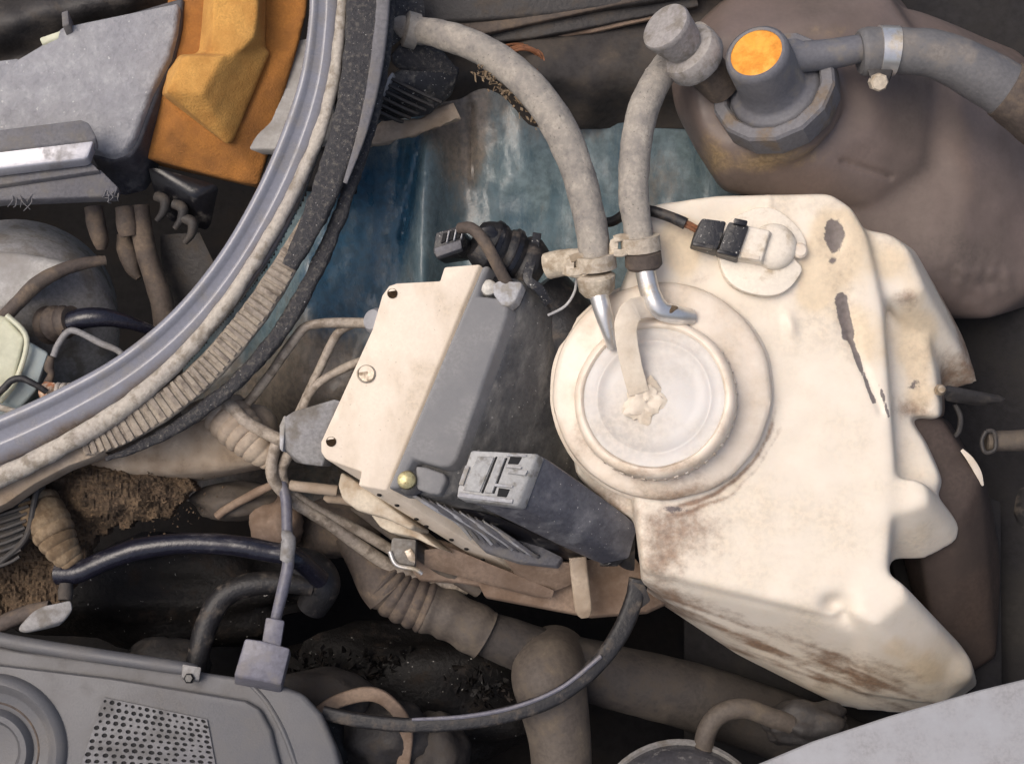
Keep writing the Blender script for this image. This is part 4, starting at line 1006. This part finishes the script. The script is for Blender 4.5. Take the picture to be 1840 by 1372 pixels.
pipe([(104, 1030, -66, 20), (140, 1028, -58, 20), (190, 1006, -50, 19), (250, 986, -46, 20), (330, 976, -44, 19), (410, 978, -44, 19), (480, 990, -46, 19), (530, 1002, -52, 18), (575, 1040, -110, 18)], 'shiny black hose running across the dark gap', m='rubber_shiny', nm='black_hose', cat='hose', segs=22)
pipe([(350, 1215, -110, 20), (356, 1180, -110, 20), (372, 1120, -112, 21), (400, 1072, -116, 21), (450, 1050, -120, 21), (510, 1046, -126, 20), (560, 1050, -140, 20)], 'dull black hose bending down into the engine cover', m='black_rubber', nm='black_hose', cat='hose', segs=22)
add('hose_elbow', sweep([(520, 1010, -150, 30), (560, 1020, -150, 32), (580, 1050, -156, 32), (560, 1090, -180, 28)], n=8, segs=24), 'black_rubber', label='black rubber elbow behind the vertical cable', cat='elbow')
sh = thing('sheath_end', P(70, 1100, -60), 'dull metal sheath end lying left above the engine cover', 'sheath')
add('sheath_tube', sweep([(-60, 1160, -50, 16), (0, 1122, -46, 15), (50, 1100, -44, 14), (90, 1092, -44, 14)], n=6, segs=16), 'brown_rubber', sh)
add('sheath_shell', hull(P3([(60, 1096), (80, 1086), (128, 1076), (132, 1096), (116, 1114), (48, 1136), (28, 1132)], -28) + P3([(50, 1110), (126, 1090), (110, 1124), (46, 1138)], -52), 5, 3), 'fitting_grey', sh)
add('sheath_neck', lathe(P(118, 1062, -44), V(0, 1, .3), [(12, -14), (14, 0), (12, 16)], 16), 'dark_metal', sh)
cb_ = thing('cable_lead', P(480, 1150, -60), 'bluish grey cable ending in a blocky plug on the engine cover', 'cable')
add('cable', sweep([(506, 866, -60, 9), (514, 900, -50, 10), (516, 960, -30, 10), (518, 1010, -20, 11), (508, 1060, -20, 11), (498, 1100, -20, 10), (492, 1130, -22, 10)], n=8, segs=16), 'cable_blue', cb_)
add('cable_sleeve', sweep([(508, 966, -22, 13), (518, 968, -22, 13.5), (516, 1000, -20, 13), (514, 1008, -20, 12)], n=4, segs=16), 'fitting_grey', cb_)
add('plug_neck', hull(P3([(478, 1108), (512, 1114), (504, 1166), (470, 1158)], 2) + P3([(478, 1110), (512, 1118), (504, 1168), (470, 1160)], -36), 4), 'cable_blue', cb_)
add('plug_body', hull(P3([(440, 1146), (470, 1150), (500, 1160), (522, 1164), (506, 1230), (420, 1214)], 6) + P3([(444, 1150), (524, 1172), (506, 1246), (420, 1230)], -50), 5), 'cable_blue', cb_)

# ------------------------------------------------------------ engine cover
ec = thing('engine_cover', P(280, 1320, -120), 'grey plastic engine cover with perforated patch and round boss', 'engine cover')
EX = dn(90)
ecp = [(-260, 1110), (0, 1158), (30, 1164), (330, 1200), (440, 1216), (500, 1226), (546, 1244), (578, 1280), (604, 1340), (640, 1480), (640, 1640), (-260, 1640)]
hc = lambda x, y: -44 + (y - 1200) * .02
add('cover_shell', prism(ecp, hc, EX, 12, 4), 'cover_grey', ec)
inn = [(-240, 1150), (0, 1192), (200, 1216), (440, 1256), (468, 1272), (488, 1310), (530, 1480), (540, 1620), (-240, 1620)]
add('raised_panel', prism(inn, lambda x, y: hc(x, y) + 14, DOWN * 24, 9, 3), 'cover_grey', ec)
add('edge_ridge', sweep([(-100, 1122, -30, 12), (20, 1152, -30, 13), (180, 1178, -30, 13), (330, 1200, -32, 12), (350, 1206, -34, 10)], n=6, segs=16), 'cover_grey', ec)
add('front_fillet', sweep([(452, 1230, -46, 5), (480, 1262, -44, 5), (512, 1320, -44, 6), (540, 1400, -44, 6)], n=6, segs=10), 'cover_grey', ec)
add('fixing_tab', hull(P3([(328, 1192), (362, 1198), (358, 1222), (326, 1216)], -18) + P3([(328, 1194), (362, 1200), (358, 1226), (326, 1220)], -44), 3), 'fitting_grey', ec)
add('tab_bolt', lathe(P(340, 1218, -16), V(0, -.2, 1), [(10, -10), (10, 2), (7, 6), (0, 6)], 6), 'black_gloss', ec, smooth=20)
zb = P(-14, 1345, hc(0, 1345) + 12)
zu = V(0, 0, 1)
add('boss_ring', lathe(zb, zu, [(140, -10), (137, 6), (130, 14), (122, 17), (113, 13), (106, 6), (102, 4), (0, 4)], 72), 'cover_grey', ec, smooth=40)
add('boss_ring', lathe(zb, zu, [(78, -8), (76, 8), (68, 18), (58, 18), (50, 8), (48, -14), (0, -16)], 60), 'cover_grey', ec, smooth=40)
add('boss_bead', lathe(zb, zu, [(94, -8), (92, 2), (86, 5), (80, 2), (78, -8)], 60), 'brown_rubber', ec, smooth=40)
# perforated patch
gq = [(186, 1252), (372, 1292), (396, 1420), (130, 1420)]
def bil(u, v):
    a, b_, c_, d_ = gq
    x = (a[0] * (1 - u) + b_[0] * u) * (1 - v) + (d_[0] * (1 - u) + c_[0] * u) * v
    y = (a[1] * (1 - u) + b_[1] * u) * (1 - v) + (d_[1] * (1 - u) + c_[1] * u) * v
    return x, y
b = bmesh.new()
NU, NV = 15, 14
cache = {}
def gv(i, j, k, u, v, dh):
    x, y = bil(u, v)
    return b.verts.new(P(x, y, hc(x, y) + 18 + dh))
for i in range(NU):
    for j in range(NV):
        us, vs2 = i / NU, j / NV
        du, dv = 1 / NU, 1 / NV
        o_ = [(0, 0), (.5, 0), (1, 0), (1, .5), (1, 1), (.5, 1), (0, 1), (0, .5)]
        sh_ = (.12 if j % 2 else -.12) + random.uniform(-.04, .04); hr = random.choice((.36, .36, .34, .32, .28, .22))
        inn_ = [(.5 + sh_ + hr * math.cos(R(225 + 45 * q)), .5 + hr * math.sin(R(225 + 45 * q))) for q in range(8)]
        A = [gv(i, j, q, us + o[0] * du, vs2 + o[1] * dv, 0) for q, o in enumerate(o_)]
        B_ = [gv(i, j, q, us + o[0] * du, vs2 + o[1] * dv, 0) for q, o in enumerate(inn_)]
        C_ = [b.verts.new(v.co + FW * 7 * PX) for v in B_]
        for q in range(8):
            r = (q + 1) % 8
            b.faces.new((A[q], A[r], B_[r], B_[q])); b.faces.new((B_[q], B_[r], C_[r], C_[q]))
bmesh.ops.remove_doubles(b, verts=b.verts, dist=1e-6)
gp = add('perforated_patch', b, 'perf_grey', ec)
add('patch_backing', prism([(x, y) for x, y in gq], lambda x, y: hc(x, y) + 15.2, DOWN * 2, 0), 'cover_dark', ec)

# ================================================================== LOWER CENTRE
boot([(620, 960, -230, 22), (650, 1000, -225, 30), (680, 1040, -220, 42), (700, 1062, -220, 46)], 1, .02, 'brown_rubber', 'smooth brown cone at the head of the corrugated duct', nm='duct_cone')
cd = thing('corrugated_duct', P(800, 1100, -260), 'brown corrugated air duct running down to the right', 'duct')
add('duct_bellows', sweep([(686, 1042, -222, 44), (720, 1070, -222, 44), (770, 1092, -226, 44)], n=30, segs=32, rfn=lambda t: 1 + .10 * abs(math.sin(t * math.pi * 6))), 'brown_rubber', cd, smooth=30)
add('duct_sleeve', sweep([(764, 1090, -226, 45), (810, 1106, -230, 46), (872, 1140, -236, 47)], n=10, segs=32, wob=1.5, wscale=40, rfn=lambda t: 1 + .04 * math.sin(t * 18)), 'dark_pipe', cd, smooth=40)
add('duct_pipe', sweep([(850, 1128, -240, 40), (960, 1170, -260, 46), (1080, 1210, -290, 56), (1240, 1250, -330, 60), (1420, 1310, -380, 62), (1560, 1370, -420, 62)], n=8, segs=32, wob=1), 'engine_mid', cd)
vp = thing('vertical_pipe', P(990, 1300, -300), 'fat brown elbow pipe rising below the corrugated duct', 'pipe')
add('elbow', sweep([(1000, 1180, -300, 60), (985, 1210, -210, 66), (992, 1250, -190, 64), (1006, 1330, -190, 56), (1010, 1420, -200, 54), (1012, 1560, -220, 54)], n=8, segs=34), 'dark_pipe', vp)
pipe([(1148, 1040, -120, 18), (1140, 1075, -120, 17), (1118, 1130, -110, 17), (1076, 1190, -96, 16), (1010, 1245, -84, 15), (930, 1278, -78, 15), (840, 1296, -76, 14), (740, 1302, -76, 13), (650, 1294, -78, 13), (580, 1280, -80, 13)], 'black flat cable arcing from the tank corner to the engine cover', m='black_rubber', nm='flat_cable', cat='cable', prof=rrect(1, .55, .9, 4))
add('cable_stripe', sweep([(1080, 1178, -84, 4), (1010, 1234, -74, 4), (930, 1268, -68, 4), (840, 1286, -66, 4), (740, 1292, -66, 3)], n=8, segs=8), 'cable_blue', label='thin bluish wire taped along the black flat cable', cat='wire')
add('cable_end', hull([(1128, 1040, -110), (1160, 1050, -106), (1172, 1080, -112), (1150, 1096, -120), (1128, 1076, -120), (1140, 1060, -150)], 5), 'dark_metal', label='dark torn bracket corner where the flat cable starts', cat='bracket')
# engine lumps
def lump(nm, c, rad, lab, m, seed, amp=.18, cat='casting', sub=4):
    b = bmesh.new(); bmesh.ops.create_icosphere(b, subdivisions=sub, radius=1)
    cw_ = P(*c)
    for v in b.verts:
        d = v.co.normalized()
        q = 1 + amp * noise.noise(d * 1.8 + Vector((seed, 0, 0))) + amp * .3 * noise.noise(d * 6 + Vector((0, seed, 0)))
        w = d * q
        v.co = cw_ + (RT * w.x * rad[0] + UP * w.y * rad[1] - FW * w.z * rad[2]) * PX
    return add(nm, b, m, label=lab, cat=cat, smooth=50)
lump('engine_casting', (575, 1250, -240), (110, 55, 70), 'rusty brown engine casting beside the engine cover corner', 'engine_mid', 3)
lump('engine_casting', (690, 1320, -250), (105, 70, 80), 'dark humped engine casting below the flat cable', 'dark_metal', 8)
lump('engine_casting', (780, 1360, -270), (70, 90, 70), 'narrow brown engine casting at the lower edge', 'engine_mid', 12)
lump('engine_casting', (580, 1340, -230), (60, 70, 60), 'dark casting against the engine cover edge', 'engine_dark', 15)
lump('engine_casting', (300, 1200, -260), (90, 60, 50), 'dull casting behind the dull black hose', 'dark_metal', 18)
lump('engine_casting', (430, 900, -220), (95, 40, 60), 'brown cylinder casting below the bellows boot', 'dark_pipe', 21)
lump('engine_casting', (500, 940, -200), (50, 60, 60), 'tan rusted casting behind the vertical cable', 'brown_plate', 22, .25)
lump('engine_casting', (600, 950, -270), (90, 60, 50), 'low brown casting under the brake pipes', 'brown_rubber', 23)
add('heat_shield', sweep([(560, 1290, -150, 10), (600, 1262, -150, 12), (660, 1246, -150, 13), (700, 1262, -160, 12), (730, 1310, -180, 12), (720, 1400, -200, 12)], rrect(1, .6, .6), n=8), 'brown_plate', label='tan curled shield edge round the dark castings', cat='shield')
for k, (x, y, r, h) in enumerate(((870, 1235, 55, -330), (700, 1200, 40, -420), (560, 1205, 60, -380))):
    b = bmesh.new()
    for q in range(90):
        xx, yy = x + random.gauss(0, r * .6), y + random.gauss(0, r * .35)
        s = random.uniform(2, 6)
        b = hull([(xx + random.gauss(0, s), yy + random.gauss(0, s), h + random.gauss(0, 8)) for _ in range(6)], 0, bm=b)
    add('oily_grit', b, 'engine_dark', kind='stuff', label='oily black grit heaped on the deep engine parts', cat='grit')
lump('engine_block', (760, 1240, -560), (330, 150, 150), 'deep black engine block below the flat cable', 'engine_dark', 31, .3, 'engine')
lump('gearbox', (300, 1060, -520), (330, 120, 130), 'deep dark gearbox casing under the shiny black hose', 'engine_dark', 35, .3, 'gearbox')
# ================================================================== LOWER RIGHT
pipe([(1262, 1380, -200, 18), (1268, 1320, -190, 18), (1292, 1284, -186, 18), (1336, 1272, -186, 18), (1390, 1290, -190, 18), (1420, 1300, -196, 18)], 'dim bent hose above the lower lamp', m='dark_pipe', nm='bent_hose', cat='hose', segs=20)
lump('dirt_cone', (1450, 1300, -220), (80, 46, 50), 'dirt-crusted dim fitting at the end of the bent hose', 'dark_metal', 41, .3, 'fitting')
lp = thing('headlamp_back', P(1220, 1400, -120), 'dark glossy rounded lamp back at the lower edge', 'lamp')
add('lamp_shell', lathe(P(1225, 1500, -150), V(0, -.25, 1), [(170, -60), (168, 0), (150, 40), (110, 62), (0, 74)], 56), 'lamp_dark', lp, smooth=50)
add('lamp_rim', lathe(P(1225, 1500, -150), V(0, -.25, 1), [(172, -6), (178, 0), (172, 8), (166, 2)], 56), 'fitting_grey', lp)
sl = thing('front_panel', P(1640, 1340, 40), 'light grey painted front panel edge across the lower corner', 'panel')
add('panel_skin', prism([(1300, 1400), (1350, 1376), (1460, 1330), (1600, 1284), (1760, 1238), (1850, 1216), (2000, 1186), (2200, 1150), (2200, 1640), (1300, 1640)], lambda x, y: 60 - (1372 - y) * .2, dn(30), 8, 3), 'panel_grey', sl, paint={'dirt': lambda x, y, h: .28})
# ================================================================== RIGHT EDGE
pipe([(1960, 780, -200, 20), (1850, 790, -190, 20), (1800, 792, -186, 19), (1772, 792, -186, 18)], 'dim brown hose stub at the right in the dark', m='dark_pipe', nm='side_hose', cat='hose')
add('hose_clip', sweep([(1772, 774, -166, 4), (1786, 776, -164, 4), (1788, 806, -164, 4), (1770, 812, -166, 4), (1764, 792, -168, 4), (1772, 774, -166, 4)], n=5, segs=8), 'dark_metal', label='small dark wire clip round the dim hose stub', cat='clip')
tl = thing('tank_lever', P(1720, 720, -160), 'dark flat lever beside the tank flank', 'lever')
add('lever_arm', hull([(1690, 702, -90), (1700, 690, -90), (1740, 708, -120), (1800, 710, -150), (1820, 722, -150), (1760, 730, -150), (1700, 722, -110), (1720, 712, -170)], 4), 'dark_metal', tl)
add('lever_ball', lathe(P(1690, 700, -84), V(0, -.2, 1), [(10, -8), (11, 0), (7, 8), (0, 10)], 18), 'steel', tl)
add('lever_hook', sweep([(1716, 726, -150, 5), (1726, 750, -150, 5), (1722, 776, -156, 5), (1708, 790, -160, 4)], n=6, segs=10), 'dark_metal', tl)
add('flank_highlight', sweep([(1728, 808, -122, 3), (1744, 826, -124, 6), (1758, 850, -132, 6), (1766, 872, -142, 2)], rrect(1, .3, .8), n=6), 'cap_rim', label='cream edge highlight on the tank flank, shaped as a thin strip', cat='highlight')  # bright edge of the flank modelled as a pale strip
add('splash_shield', prism([(1740, 880), (1800, 900), (1802, 1260), (1700, 1330), (1640, 1180), (1600, 1000)], -330, dn(20), 6), 'bay_grey', label='grey splash shield below the tank flank', cat='shield')
lump('duct_hump', (1900, 900, -420), (110, 260, 80), 'black humped duct at the right edge', 'black_rubber', 51, .12, 'duct')

vg = thing('vent_grid', P(20, 920, -70), 'dark grey ribbed grid panel left of the caked mud', 'grid')
add('grid_plate', prism([(-120, 890), (0, 858), (70, 838), (78, 850), (52, 960), (0, 1010), (-120, 1060)], -50, dn(30), 4), 'dark_metal', vg)
for k in range(12):
    y = 866 + k * 13
    add('grid_bar', sweep([(-60, y + 24, -42, 3), (10, y + 4, -42, 3), (62 - k * 2.4, y - 10, -42, 3)], rrect(1, 1.2, .5), n=3), 'dark_metal', vg)
add('grid_rim', sweep([(74, 844, -40, 6), (62, 900, -40, 6), (46, 966, -40, 6), (0, 1010, -44, 6)], n=5, segs=10), 'dark_metal', vg)
